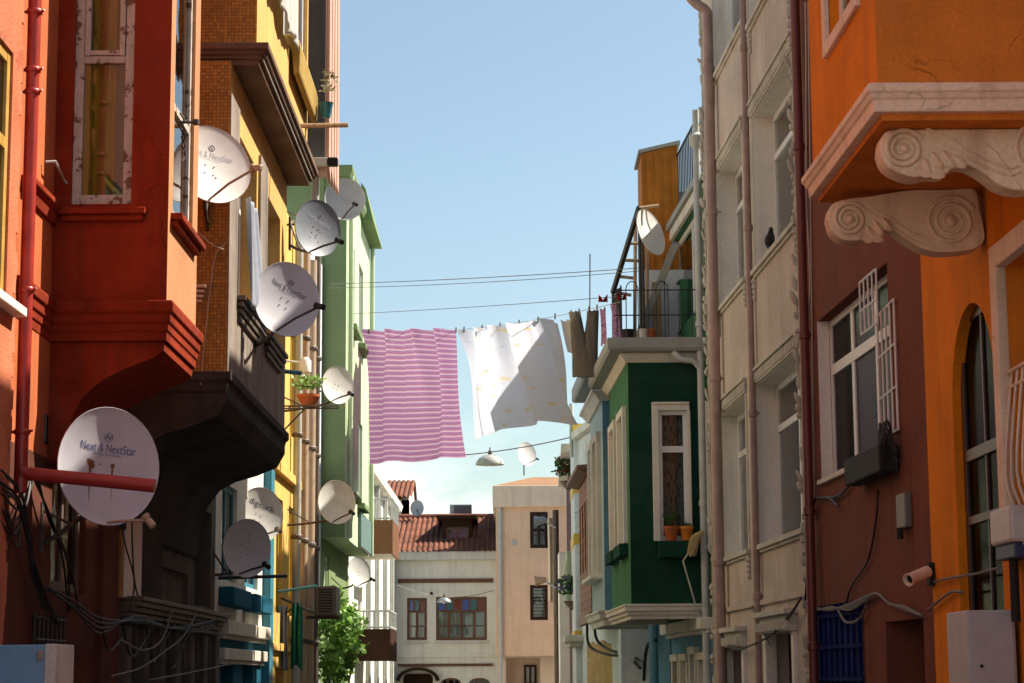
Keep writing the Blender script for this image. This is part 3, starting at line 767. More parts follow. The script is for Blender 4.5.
m = MB(); m.sweep([(XL, ly0), (XB, ly0), (XB, ly1), (XL, ly1)], prof); m.build('bay_cornice', M['darkconc'], h, bev=.006)
poly = [(XL - .01, zlb), (-2.69, zlb - .06), (-2.69, zlb - .2), (-2.78, zlb - .36), (-3.02, zlb - .46), (-3.27, zlb - .53), (-3.45, zlb - .63), (-3.58, zlb - .80), (-3.67, zlb - 1.02), (-3.70, zlb - 1.4), (XL - .01, zlb - 1.45)]
m = MB(); m.prism(SL, poly, -.02, -(ly1 - ly0) + .02); m.build('corbel', M['darkconc'], h)
# wooden pole over the street
m = MB(); a = UW.p(UW.hit(293, 126)[0], UW.hit(293, 126)[1]); m.tube([a + Vector((-.05, 0, 0)), a + Vector((.62, .05, .02))], .028, 8); m.build('clothes_pole', M['paleposts'], h)

# ================================================================== LEFT 3: teal shop + pink top floor
h = house('teal_fronted_house', 'narrow off white house with teal ground floor and pink boarded top floor', XL, 29)
tw = [(27.1, 28.6, 2.85, 4.1, .2), (29.5, 31.0, 2.85, 4.1, .2)]
m = MB(); facade(m, LW, 26.56, 32.0, 2.3, 12.2, tw, 8); m.build('wall', M['whitep'], h)
for t in tw: window(h, LW, t[:4], .05, M['tealpaint'], M['glass'], fw=.07, mull=(.5,), curtain=M['curtain'], back=M['greycurtain'], bdep=.19)
m = MB(); facade(m, LW, 26.56, 32.0, GZ, 2.3, [(27.2, 28.4, GZ, 1.75, .15), (29.4, 30.6, GZ, 1.75, .15)], 8); m.build('ground_floor', M['teal'], h)
for z0, z1, d in ((2.14, 2.32, .14), (1.82, 1.97, .10)):
    m = MB(); m.wbox(LW, 26.9, 31.55, z0, z1, -.02, d); m.wbox(LW, 26.95, 31.5, z0 - .05, z0, -.02, d * .6); m.build('shop_cornice', M['ornament'], h, bev=.015)
m = MB(); m.wbox(LW, 31.6, 32.05, GZ, 4.7, -.02, .12); m.build('corner_post', M['tealpaint'], h, bev=.02)
m = MB(); m.wbox(LW, 26.9, 28.7, 2.5, 2.74, 0, .2); m.wbox(LW, 29.3, 31.2, 2.5, 2.74, 0, .2); m.build('planter_box', M['teal'], h, bev=.02)
PX = -2.44
PW = left_wall(PX); py0, py1 = 27.0, PW.hit(331, 60)[0]
zpb = pt(328, 178, py1).z
m = MB(); facade(m, side_wall(py0), XL, PX, zpb, 12.4); m.build('grey_side', M['greyslab'], h)
m = MB(); facade(m, PW, py0, py1, zpb, 12.4); facade(m, Wall((0, py1), (1, 0), (0, 1)), XL, PX, zpb, 12.4)
m.face([(XL, py0, zpb), (PX, py0, zpb), (PX, py1, zpb), (XL, py1, zpb)]); m.face([(XL, py0, 12.4), (PX, py0, 12.4), (PX, py1, 12.4), (XL, py1, 12.4)])
m.build('top_floor', M['pinkwood'], h)
m = MB()
for k in range(4):
    a = py0 + .04 + k * .42
    m.prism(PW, [(a, zpb + .02), (a + .30, zpb - .18 + .05 * k), (a + .30, 12.3), (a, 12.3)], .004, .05)
m.build('shutter', M['pinkwood'], h, bev=.01)
m = MB(); m.tube([PW.p(py0 + .3, zpb + .05, -.15), PW.p(py0 + .3, zpb - 1.0, -.15)], .05, 10); m.build('drainpipe', M['whitepipe'], h, smooth=50)
m = MB(); q = pt(318, 161, 26.8); m.box(q.x - .22, q.x + .12, q.y, q.y + .09, q.z - .05, q.z + .05); m.build('lamp_arm', M['whitepvc'], h, bev=.01)
m = MB(); m.box(q.x + .12, q.x + .26, q.y - .02, q.y + .11, q.z - .06, q.z + .05); m.build('floodlight', M['black'], h, bev=.02)

# ================================================================== LEFT 4: bright yellow strip
h = house('bright_yellow_house', 'slim bright yellow house front with ochre window recesses in the sun', XL, 34)
LW4 = left_wall(XL + .03)
ops = [(33.1, 34.0, 2.6, 4.4, .16), (34.9, 35.7, 2.6, 4.4, .16), (33.1, 34.0, 5.6, 7.4, .16), (34.9, 35.7, 5.6, 7.4, .16), (33.2, 34.4, GZ, 1.75, .2)]
m = MB(); facade(m, LW4, 32.06, 36.6, GZ, 9.2, ops, 8); m.build('wall', M['yellow2'], h)
for t in ops[:4]: window(h, LW4, t[:4], .06, M['yellowband'], M['darkglass'], fw=.06, mull=(.5,), curtain=M['ochrecurtain'], back=M['blackroom'], bdep=.15)
m = MB(); m.wbox(LW4, 32.2, 36.5, 4.75, 4.9, -.02, .10); m.wbox(LW4, 32.2, 36.5, 2.0, 2.12, -.02, .08); m.build('string_course', M['yellow2'], h, bev=.01)
# ---- pale pipe house
h = house('pale_pipe_house', 'slim pale house beside the green one with tall golden brown drainpipes', XL, 38.5)
LW4b = left_wall(XL + .01)
ops = [(38.9, 39.7, 3.2, 4.7, .15), (38.9, 39.7, 6.4, 7.9, .15)]
m = MB(); facade(m, LW4b, 36.62, 40.95, GZ, 9.6, ops, 8); m.build('wall', M['siding'], h)
for t in ops: window(h, LW4b, t[:4], .05, M['whitepvc'], M['glass'], fw=.06, mull=(.5,), curtain=M['curtain'], back=M['blackroom'], bdep=.14)
for u, r, mt, zt in ((297, .07, 'whitepipe', 9.2), (303, .09, 'armtan', 9.5), (309.5, .10, 'armtan', 9.0), (316, .06, 'oldwood', 9.4)):
    s = left_wall(XL + .14).hit(u, 500)[0]
    m = MB(); m.tube([(XL + .14, s, GZ), (XL + .14, s, 5.0), (XL + .14, s, zt)], r, 10)
    p_ = m.build('drainpipe', M[mt], h, smooth=50)
    m = MB()
    for z in (2.2, 3.9, 5.6, 7.4): m.lathe([(r + .01, -.04), (r + .025, -.02), (r + .025, .02), (r + .01, .04)], Matrix.Translation((XL + .14, s, z)), 12)
    m.build('pipe_collar', M['oldwood'], p_)

# ================================================================== LEFT 5: green house
h = house('green_house', 'tall olive green house with pale sunlit front beyond the dishes', XL, 44)
gy0 = 41.0
SG = side_wall(gy0); XG = SG.hit(345.6, 400)[0]; GW = left_wall(XG); gy1 = GW.hit(369.5, 400)[0]
zgb = SG.hit(335, 537)[1]; zgt = SG.hit(335, 171)[1]
m = MB(); facade(m, left_wall(XL + .02), 40.97, gy1 + .05, GZ, zgt, [(42.2, 43.0, GZ, 1.7, .2), (41.8, 42.7, 2.5, zgb - .3, .15)], 8)
facade(m, side_wall(gy0 - .02), XL - .5, XL + .02, GZ, zgt)
m.build('wall', M['green'], h)
m = MB(); facade(m, SG, XL, XG, zgb, zgt); m.build('bay_side', M['green'], h)
gops = []
for zb in (zgb + .95, zgb + 4.35):
    for a in (gy0 + .9, gy0 + 3.4): gops.append((a, a + 1.25, zb, zb + 1.75, .18))
m = MB(); facade(m, GW, gy0, gy1, zgb, zgt, gops); facade(m, Wall((0, gy1), (1, 0), (0, 1)), XL, XG, zgb, zgt)
m.face([(XL, gy0, zgb), (XG, gy0, zgb), (XG, gy1, zgb), (XL, gy1, zgb)]); m.face([(XL, gy0, zgt), (XG, gy0, zgt), (XG, gy1, zgt), (XL, gy1, zgt)])
m.build('bay_front', M['palegreen'], h)  # sunlit paleness put into the front's colour; the side stays olive
for o in gops:
    window(h, GW, o[:4], .06, M['whitepvc'], M['glass'], fw=.08, mull=(.5,), curtain=M['curtain'], back=M['greycurtain'], bdep=.17)
    m = MB(); m.wbox(GW, o[0] - .15, o[1] + .15, o[2] - .14, o[2] - .02, -.02, .16); m.build('window_sill', M['green'], h, bev=.02)
window(h, left_wall(XL + .02), (41.8, 42.7, 2.5, zgb - .3), .03, M['palegreen'], M['glass'], fw=.09, mull=(.5,), curtain=M['curtain'], back=M['blackroom'], bdep=.14)
a = GW.hit(358, 530)[0]; m = MB(); m.wbox(GW, a, gy1 - .15, zgb + .03, zgb + .75, .004, .07); m.build('shutter', M['greengrey'], h, bev=.01)
prof = [(-.1, zgt - .12), (.06, zgt - .12), (.12, zgt), (.12, zgt + .1), (-.1, zgt + .1)]
m = MB(); m.sweep([(XL, gy0), (XG, gy0), (XG, gy1), (XL, gy1)], prof); m.build('roof_edge', M['green'], h, bev=.01)
q0, q1 = GW.hit(361, 215)[0], gy1 - .02
m = MB(); zc = GW.hit(369, 246)[1]; m.hexa([GW.p(q0, zc, 0), GW.p(q1, zc, 0), GW.p(q1, zc, .28), GW.p(q0, zc, .28), GW.p(q0, zc + .9, 0), GW.p(q1, zc + .9, 0), GW.p(q1, zc + .75, .1), GW.p(q0, zc + .75, .1)]); m.build('window_hood', M['green'], h, bev=.01)
for s in (gy0 + .35, gy1 - .2):
    m = MB(); m.tube([GW.p(s, zgt, .07), GW.p(s, zgb, .07)], .05, 8); m.build('drainpipe', M['palegreen'], h, smooth=50)

# ================================================================== LEFT 6: cream house with two balconies
h = house('cream_balcony_house', 'far cream house on the left with two brown panelled balconies one above the other', XL, 55)
ops = [(s, s + 1.0, z, z + 1.5, .15) for s in (51.0, 54.0, 57.5, 61.0) for z in (1.9, 4.75)]
m = MB(); facade(m, LW, gy1 + .06, 66, GZ, 6.75, ops, 8); m.build('wall', M['cream'], h)
for o in ops: window(h, LW, o[:4], .05, M['whitepvc'], M['glass'], fw=.07, mull=(.5,), curtain=M['curtain'], back=M['blackroom'], bdep=.14)
for s in (53.3, 56.6, 60.2, 63.5):
    m = MB(); m.tube([LW.p(s, 6.7, .1), LW.p(s, GZ, .1)], .07, 8); m.build('drainpipe', M['whitepipe'], h, smooth=50)
prof = [(-.1, 6.6), (.25, 6.68), (.3, 6.85), (-.1, 6.95)]
m = MB(); m.sweep([(XL, gy1 + .3), (XL, 66)], prof); m.build('eave', M['cream'], h)
for (v0, v1, v2, mt, Yb, ur) in ((550, 520, 499, 'rustmetal', 50.0, 392.5), (657, 629, 611, 'darkbrown', 50.3, 390.5)):
    SB = side_wall(Yb); x1 = SB.hit(ur, 560)[0]; za, zb, zc = (SB.hit(378, v)[1] for v in (v0, v1, v2))
    bal = MB(); bal.box(XL + .001, x1 - .02, Yb + .02, Yb + 2.8, za - .08, za); bo = bal.build('balcony', M['cream'], h)
    pn = MB(); pn.box(XL + .002, x1, Yb, Yb + .04, za - .09, zb); pn.box(x1 - .04, x1, Yb + .041, Yb + 2.8, za - .09, zb)
    pn.build('balcony_panel', plaster('balcony panel brown', (.20, .105, .06), var=.15) if mt == 'rustmetal' else M['darkbrown'], bo)
    rl = MB()
    for z in (zb + .04, zc): rl.tube([(XL + .02, Yb + .02, z), (x1 - .02, Yb + .02, z), (x1 - .02, Yb + 2.75, z)], .028, 6)
    n = 6
    for k in range(n + 1): x = XL + .06 + (x1 - XL - .09) * k / n; rl.tube([(x, Yb + .02, zb), (x, Yb + .02, zc)], .02, 6)
    for k in range(1, 7): y = Yb + .02 + 2.7 * k / 6; rl.tube([(x1 - .02, y, zb), (x1 - .02, y, zc)], .02, 6)
    rl.build('railing', M['whitepipe'], bo)

# ================================================================== far end
def tile_roof(mb, x0, x1, ya, za, yb, zb, pitch=.18, rows=22):
    n = max(4, int((x1 - x0) / pitch)) * 6
    def fn(i, j):
        t = j; k = math.floor(t * rows + 1e-6); fr = t * rows - k
        x = x0 + (x1 - x0) * i; w = abs(math.sin(math.pi * (x - x0) / pitch))
        return (x, ya + (yb - ya) * t, za + (zb - za) * t + .07 * w - .035 * fr + .05)
    n0 = len(mb.v)
    nv = rows * 3
    for j in range(nv + 1):
        for i in range(n + 1): mb.v.append(Vector(fn(i / n, min(j / nv, .9999))))
    for j in range(nv):
        for i in range(n):
            a = n0 + j * (n + 1) + i; mb.f.append((a, a + 1, a + n + 2, a + n + 1))

YE = 72.0
h = house('white_end_house', 'white house closing the street with red tiled roof, dormer and stained glass windows', -2.3, YE)
SE = side_wall(YE)
ex0, ex1 = SE.hit(394, 600)[0], SE.hit(497, 600)[0]
ez = SE.hit(445, 558)[1]
def er(u0, v0, u1, v1): return SE.rect(u0, v0, u1, v1)
wL, wR = er(407, 598, 427, 640), er(436, 597, 487, 640)
dA = er(403, 671, 433, 760); w3, w4 = er(441, 678, 461, 735), er(469, 678, 490, 735)
m = MB(); facade(m, SE, ex0, ex1, GZ - .5, ez, [wL + (.2,), wR + (.2,), dA + (.25, .25), w3 + (.2, .16), w4 + (.2, .16)], 9); m.build('wall', M['cream'], h)
for wd, nc, cols in ((wL, 3, ('stainblue', 'staingreen', 'stainred')), (wR, 6, ('stainblue', 'staingreen', 'stainred', 'stainblue', 'staingreen', 'stainred'))):
    mu = [1 / 3, 2 / 3] if nc == 3 else [.25, .5, .75]
    fr = window(h, SE, wd, .05, M['wood'], M['glass'], fw=.085, mull=mu if nc == 6 else [.5], rails=((.68, .09), (.33, .04)), curtain=M['curtain'], cgap=.07, curtain_cover=(.04, .96), back=M['blackroom'], bdep=.19)
    a, b, c, d = wd
    for k in range(nc):
        q0 = a + .06 + (b - a - .12) * k / nc; q1 = a + .06 + (b - a - .12) * (k + 1) / nc
        m = MB(); m.wbox(SE, q0 + .03, q1 - .03, c + (d - c) * .70, d - .09, -.075, -.045); m.build('stained_pane', M[cols[k]], fr)
    m = MB()
    for k in range(1, nc): q = a + .06 + (b - a - .12) * k / nc; m.wbox(SE, q - .03, q + .03, c + (d - c) * .7, d - .08, -.08, -.038)
    m.build('glazing_bar', M['wood'], fr)
    m = MB(); m.wbox(SE, a - .05, b + .05, c - .10, c - .02, -.02, .08); m.build('window_sill', M['whitep'], h)
    m = MB(); m.wbox(SE, a - .2, b + .2, d + .06, d + .2, -.02, .04); m.build('window_surround', M['cream'], h)
for wd in (w3, w4): window(h, SE, wd, .06, M['wood'], M['darkglass'], fw=.08, mull=(.33, .67), back=M['blackroom'], bdep=.19)
m = MB(); m.wbox(SE, dA[0], dA[1], GZ, dA[3] - .1, -.22, -.16); m.build('door', M['darkbrown'], h)
cx, rr = (dA[0] + dA[1]) / 2, (dA[1] - dA[0]) / 2 + .22
arc = [(cx + rr * math.cos(math.pi * k / 14), dA[3] - .32 + .44 * math.sin(math.pi * k / 14)) for k in range(15)]
m = MB(); m.prism(SE, arc + [(cx - (rr - .12) * math.cos(math.pi * k / 14), dA[3] - .34 + .36 * math.sin(math.pi * k / 14)) for k in range(15)], 0, .35); m.build('door_hood', M['darkbrown'], h)
for v0, v1, d, mt in ((579, 582.5, .06, 'wood'), (664, 666, .07, 'wood'), (654, 657, .05, 'cream')):
    a = er(398 if v0 != 654 else 395, v0, 493, v1); m = MB(); m.wbox(SE, a[0], a[1], a[2], a[3], -.02, d); m.build('timber_band', M[mt], h)
m = MB(); a = er(390, 552, 498, 560); m.wbox(SE, a[0], a[1], a[2], a[3], -.1, .28); m.build('gutter', M['whitep'], h, bev=.02)
zr = pt(450, 519, 77).z
m = MB(); tile_roof(m, ex0 - .15, ex1 + .05, YE - .35, ez + .12, 77, zr); tile_roof(m, ex0 - .15, ex1 + .05, 82, ez + .12, 77, zr)
rf = m.build('roof', M['tile'], h, smooth=50)
m = MB(); m.tube([(ex0 - .15, 77, zr + .06), (ex1, 77, zr + .06)], .13, 8); m.build('ridge', M['tile'], rf, smooth=50)
# dormer
SD = side_wall(73.6)
d0 = SD.rect(442, 519, 472, 545)
dw = SD.rect(446, 527, 469, 543)
m = MB(); facade(m, SD, d0[0], d0[1], d0[2] - .4, d0[3], [dw + (.1,)], 3.2); do = m.build('dormer', M['darkbrown'], h)
window(do, SD, dw, .03, M['wood'], M['glass'], fw=.07, mull=(.5,), curtain=M['curtain'], back=M['blackroom'], bdep=.095)
m = MB(); m.box(d0[0] - .18, d0[1] + .18, 73.3, 76.9, d0[3] - .02, d0[3] + .12); m.build('dormer_roof', M['darkbrown'], do, bev=.03)
q = pt(455, 510, 78.5)
m = MB(); a0, a1 = pt(450, 519, 78.5), pt(472, 505, 78.5); m.box(a0.x, a1.x, 78.2, 79.2, zr - .6, a1.z); m.build('chimney', M['tin'], h, bev=.02)
m = MB(); m.box(pt(454, 519, 78.4).x, pt(471.5, 519, 78.4).x, 78.17, 78.2, zr - .3, a1.z - .04); m.build('chimney_panel', M['greyslab'], h)

h = house('grey_green_house', 'sliver of a grey green house front beside the white house with red tiles', -4.3, 71)
a = side_wall(71.0); m = MB(); facade(m, a, -9, a.hit(393.4, 600)[0], GZ, a.hit(390, 556)[1], [], 4); m.build('wall', M['greengrey'], h)
m = MB(); z_ = a.hit(390, 556)[1]; m.box(-9, a.hit(394.5, 560)[0], 70.8, 75, z_, z_ + .15); m.build('roof', M['whitep'], h)

h = house('small_tiled_house', 'small pale gabled house with orange roof tiles behind the striped sheet', -4.5, 80)
SH = side_wall(79.0); x1 = SH.hit(409.5, 520)[0]; zb = SH.hit(400, 500)[1]; zt2 = SH.hit(400, 477)[1]
gr = Wall((x1, 79), (0, 1), (1, 0))
so = SH.rect(388, 502, 398, 520)
m = MB(); facade(m, SH, -9, x1, GZ, zb, [so + (.3,)]); m.prism(gr, [(0, GZ), (6.6, GZ), (6.6, zb - .8), (2.6, zt2), (0, zb)], 0, -.3); m.build('wall', M['whitep'], h)
window(h, SH, so, .1, M['yellowband'], M['darkglass'], fw=.1, back=M['blackroom'], bdep=.28)
m = MB(); tile_roof(m, -9, x1 + .1, 78.7, zb + .02, 81.6, zt2 + .05, rows=8); tile_roof(m, -9, x1 + .1, 85.8, zb - .8, 81.6, zt2 + .05, rows=8); m.build('roof', M['tile'], h, smooth=50)

h = house('peach_end_house', 'tall peach house closing the street beside the white one, with pale fascia', .6, 70)
YP = 69.0
SP = side_wall(YP)
p0, p1 = SP.hit(496, 580)[0], 3.4
pb, ptop = SP.hit(520, 656)[1], SP.hit(520, 506)[1]
pw1, pw2 = SP.rect(530, 512, 548, 548), SP.rect(530, 585, 548, 620)
m = MB(); facade(m, SP, p0, p1, pb, ptop, [pw1 + (.2,), pw2 + (.2,)], 9); m.build('wall', M['peach'], h)
for i, wd in enumerate((pw1, pw2)):
    f = window(h, SP, wd, .04, M['darkbrown'], M['glass'], fw=.1, mull=(.5,) if i == 0 else (), rails=(.5,) if i == 0 else (), curtain=M['greycurtain'] if i == 0 else None, back=M['blackroom'], bdep=.18)
    m = MB()
    if i == 1:
        for k in range(9): z = wd[2] + .12 + (wd[3] - wd[2] - .24) * k / 8; m.wbox(SP, wd[0] + .11, wd[1] - .1, z - .035, z + .035, -.12, -.1)
        m.build('blind', M['whitep'], f)
    else:
        for k in range(5): s = wd[0] + .1 + (wd[1] - wd[0] - .2) * k / 4; m.tube([SP.p(s, wd[2], .03), SP.p(s, wd[3], .03)], .014, 5)
        for k in range(4): z = wd[2] + .1 + (wd[3] - wd[2] - .2) * k / 3; m.tube([SP.p(wd[0], z, .03), SP.p(wd[1], z, .03)], .014, 5)
        m.build('window_grille', M['blackmetal'], f)
a = SP.rect(492.5, 486, 575, 507)
m = MB(); m.wbox(SP, a[0], 3.5, a[2], a[3], -9.2, .22); m.build('fascia', M['peachtrim'], h, bev=.03)
zt_ = SP.hit(527, 470)[1]
xa, xb = SP.hit(494, 487)[0], SP.hit(526, 470)[0]
m = MB(); m.hexa([(xa, YP - .15, a[3]), (3.5, YP - .15, a[3]), (3.5, YP + 9, a[3]), (xa, YP + 9, a[3]), (xb + .25, YP + 4.2, zt_ + .15), (3.4, YP + 4.2, zt_ + .15), (3.4, YP + 4.6, zt_ + .15), (xb + .25, YP + 4.6, zt_ + .15)])
m.build('roof', plaster('brown roof sheet', (.33, .19, .11), var=.2), h)
# ground floor set back
SP2 = side_wall(YP + .9)
do_ = SP2.rect(522, 664, 536, 760)
m = MB(); facade(m, SP2, p0 + .02, p1, GZ - .5, pb, [SP2.rect(506, 658, 541, 760) + (.9,)], 7); m.build('ground_floor', M['peachtrim'], h)
SP3 = side_wall(YP + 1.7)
f = window(h, SP3, SP3.rect(524, 665, 537, 740), .0, M['darkbrown'], M['glass'], fw=.07, mull=(.5,), rails=(.3, .75), name='door')
m = MB(); m.tube([(p0 + .14, YP - .1, ptop), (p0 + .14, YP - .1, pb), (p0 + .14, YP - .1, GZ)], .06, 8); m.build('drainpipe', M['whitepipe'], h, smooth=50)
m = MB(); a = SP.rect(512, 540, 517, 545); m.wbox(SP, a[0], a[1], a[2], a[3], -.01, .03); m.build('air_vent', M['greycab'], h, bev=.01)
# ================================================================== RIGHT 0: orange house
def xy(u, v, Y): q = pt(u, v, Y); return (q.x, q.y)
PB0 = xy(925.7, 400, 18.6)         # orange / brown edge
PB1 = xy(804.5, 400, 24.3)         # brown / beige edge
PB2 = xy(709.0, 400, 32.4)         # beige / green edge
PB3 = (2.78, 37.6)
RO = right_wall((PB0[0] + .16, 7.0), PB0)
LO = (Vector(PB0) - Vector((PB0[0] + .16, 7.0))).length
h = house('orange_house', 'bright orange house at the right edge with a jutting upper storey on carved scroll brackets', PB0[0], 15)
aw = (RO.hit(955.5, 480)[0], RO.hit(999, 480)[0]); aw = (min(aw), max(aw), RO.hit(957, 640)[1], RO.hit(974, 300)[1])
lw = (RO.hit(1062, 400)[0], RO.hit(1009, 400)[0], RO.hit(1009, 528)[1], RO.hit(1009, 262)[1])
m = MB(); facade(m, RO, 0, LO, GZ, 12.6, [aw + (.30, (aw[1] - aw[0]) / 2 * 1.0), lw + (.35,)], 8); m.build('wall', M['orange'], h)
fr = window(h, RO, (aw[0] + .004, aw[1] - .004, aw[2], aw[3]), .07, M['bronze'], M['dullglass'], fw=.09, mull=((.48, .04),), rails=((.56, .10), (.36, .07)), curtain=M['curtain'], curtain_cover=(.25, .8), back=M['blackroom'], bdep=.295)
m = MB(); m.tube([RO.p(aw[0] + .5, aw[2] + 1.25, -.15), RO.p(aw[1] - .35, aw[2] + 1.9, -.15)], .02, 6); m.build('stay_bar', M['bronze'], fr)
f2 = window(h, RO, lw, .18, M['whitepvc'], M['glass'], fw=.06, mull=(.5,), curtain=M['curtain'], back=M['blackroom'], bdep=.34)
m = MB(); t = .17
m.wbox(RO, lw[0] - t, lw[0] + .005, lw[2] - t, lw[3] + t, -.02, .07); m.wbox(RO, lw[1] - .005, lw[1] + t, lw[2] - t, lw[3] + t, -.02, .07)
m.wbox(RO, lw[0] + .005, lw[1] - .005, lw[3] - .005, lw[3] + t, -.02, .068); m.wbox(RO, lw[0] + .005, lw[1] - .005, lw[2] - t, lw[2] + .005, -.02, .068)
m.build('window_surround', M['stucco'], h, bev=.012)
m = MB()
za, zb = lw[2] + .12, lw[2] + 1.15
for k in range(9): s = lw[0] + .05 + (lw[1] - lw[0] - .1) * k / 8; m.tube(smooth_path([RO.p(s, za, .0), RO.p(s, za + .25, .06), RO.p(s, zb - .3, .02), RO.p(s, zb, -.02)], 3), .012, 6)
for z in (za, zb, zb - .12): m.tube([RO.p(lw[0], z, 0), RO.p(lw[1], z, 0)], .014, 6)
m.build('window_grille', M['stucco'], h)
# bay
xo = pt(878, 98, 14.0).x; xo2 = pt(814, 196, 16.6).x
oy0, oy1 = 14.0, 16.6
OF = right_wall((xo, oy0), (xo2, oy1)); OL = (Vector((xo, oy0)) - Vector((xo2, oy1))).length
OS = side_wall(oy0)
zo = pt(880, 113, oy0).z; zo2 = pt(880, 85, oy0).z
tw_ = (OF.hit(858, 20)[0], OF.hit(829, 30)[0], OF.hit(829, 44)[1], 8.4)
m = MB(); facade(m, OF, 0, OL, zo + .01, 10.5, [tw_ + (.15,)]); m.build('bay_front', M['orange'], h)
m = MB(); facade(m, OS, xo, 4.2, zo + .01, 10.5); facade(m, Wall((0, oy1), (1, 0), (0, 1)), xo2, 4.2, zo + .01, 10.5)
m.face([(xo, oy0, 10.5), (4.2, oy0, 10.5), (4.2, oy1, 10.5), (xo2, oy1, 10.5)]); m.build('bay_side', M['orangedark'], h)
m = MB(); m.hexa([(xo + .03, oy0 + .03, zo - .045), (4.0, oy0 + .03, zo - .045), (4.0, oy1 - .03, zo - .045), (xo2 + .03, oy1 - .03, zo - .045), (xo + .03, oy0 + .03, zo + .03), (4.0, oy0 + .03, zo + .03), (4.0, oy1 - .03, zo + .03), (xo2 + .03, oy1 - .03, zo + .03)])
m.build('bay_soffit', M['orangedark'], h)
T = zo2 - zo
prof = [(-.06, zo), (.035, zo), (.04, zo + T * .42), (.055, zo + T * .46), (.07, zo + T * .62), (.085, zo + T * .68), (.085, zo + T * .92), (.06, zo2), (-.06, zo2)]
m = MB(); m.sweep([(4.1, oy0), (xo, oy0), (xo2, oy1), (4.1, oy1)], prof, side=-1); m.build('bay_cornice', M['stucco'], h, bev=.008)
fr = window(h, OF, tw_, .08, M['stucco'], M['darkglass'], fw=.07, back=M['blackroom'], bdep=.145)
m = MB(); t = .10
m.wbox(OF, tw_[0] - t, tw_[0], tw_[2] - t, tw_[3], -.02, .04); m.wbox(OF, tw_[1], tw_[1] + t, tw_[2] - t, tw_[3], -.02, .04); m.wbox(OF, tw_[0], tw_[1], tw_[2] - t, tw_[2] + .001, -.02, .038); m.build('window_surround', M['stucco'], h, bev=.01)
# carved scroll brackets
def spiral(W, c, r0, r1, turns, d, a0=0, sgn=1, n=60):
    return [W.p(c[0] + (r0 + (r1 - r0) * k / n) * math.cos(a0 + sgn * 2 * math.pi * turns * k / n), c[1] + (r0 + (r1 - r0) * k / n) * math.sin(a0 + sgn * 2 * math.pi * turns * k / n), d) for k in range(n + 1)]
def bracket(Y, outline, small, big, thick, stem, leaf, px):
    W = side_wall(Y); zt = zo - .05
    P = [W.hit(*q) for q in outline]
    P = [(s, min(z, zt)) for s, z in P]
    P = [(p.x, p.y) for p in smooth_path([Vector((a, b, 0)) for a, b in P] + [Vector((P[0][0], P[0][1], 0))], 5)][:-1]
    m = MB(); m.prism(W, P, 0, -thick)
    b = m.build('scroll_bracket', M['stone'], h, bev=.012)
    m = MB()
    for (cu, cv, rp) in (small, big):
        c = W.hit(cu, cv); r = rp * px
        m.tube(spiral(W, c, r * .98, r * .22, 2.6, .004, a0=.5), [.016 + .004 * math.sin(k * .1) for k in range(61)], 7)
        m.lathe([(r * .24, -.01), (r * .2, .022), (0, .035)], Matrix.Translation(W.p(c[0], c[1], .004)) @ Matrix.Rotation(math.pi / 2, 4, 'X'), 16)
    m.build('volute', M['stone'], b, smooth=60)
    m = MB()
    for off in (0, 7):
        m.tube(smooth_path([W.p(*W.hit(u, v + off), .003) for u, v in stem], 5), .011, 6)
    m.build('stem_moulding', M['stone'], b, smooth=60)
    m = MB()
    for i, (u, v, ang, L) in enumerate(leaf):
        c = W.hit(u, v); Lz = L * px
        ca, sa = math.cos(ang), math.sin(ang)
        ring = []
        for k in range(13):
            t = k / 12; w = .32 * Lz * math.sin(math.pi * t) ** .8
            ring.append((t, w))
        for k in range(12):
            (t0, w0), (t1, w1) = ring[k], ring[k + 1]
            def Q(t, w, d): return W.p(c[0] + ca * t * Lz - sa * w, c[1] + sa * t * Lz + ca * w, d)
            m.face([Q(t0, w0, .004), Q(t1, w1, .004), Q(t1, 0, .03 + .012 * math.sin(i)), Q(t0, 0, .03 + .012 * math.sin(i))])
            m.face([Q(t0, 0, .03 + .012 * math.sin(i)), Q(t1, 0, .03 + .012 * math.sin(i)), Q(t1, -w1, .004), Q(t0, -w0, .004)])
    m.build('acanthus_leaf', M['stone'], b)
    return b
px1 = 14.25 / FPX
bracket(14.25, [(880, 150), (883, 135), (893, 126), (915, 122), (960, 117), (1010, 113), (1060, 108), (1075, 140), (1066, 172), (1045, 186), (1020, 190), (1000, 185), (985, 174), (968, 165), (955, 166), (945, 174), (930, 174), (915, 177), (897, 172), (885, 163)],
        (904, 149, 21), (1046, 150, 36), .24, [(926, 128), (955, 143), (985, 160), (1008, 168), (1020, 165)], [(922, 158, -1.1, 18), (930, 152, -1.0, 22), (940, 150, -.95, 25), (952, 155, -.8, 20), (925, 165, -.6, 24), (915, 168, -.3, 22)], px1)
px2 = 16.1 / FPX
bracket(16.1, [(828, 218), (831, 206), (842, 200), (870, 196), (910, 190), (950, 185), (974, 182), (980, 210), (985, 236), (978, 247), (962, 251), (940, 252), (922, 248), (905, 238), (892, 230), (880, 230), (872, 237), (860, 240), (845, 240), (833, 232)],
        (850, 219, 18), (951, 221, 27), .22, [(866, 204), (890, 218), (910, 232), (930, 240)], [(866, 226, -1.1, 15), (873, 221, -1.0, 18), (881, 218, -.9, 18), (868, 233, -.5, 18), (860, 236, -.3, 16)], px2)

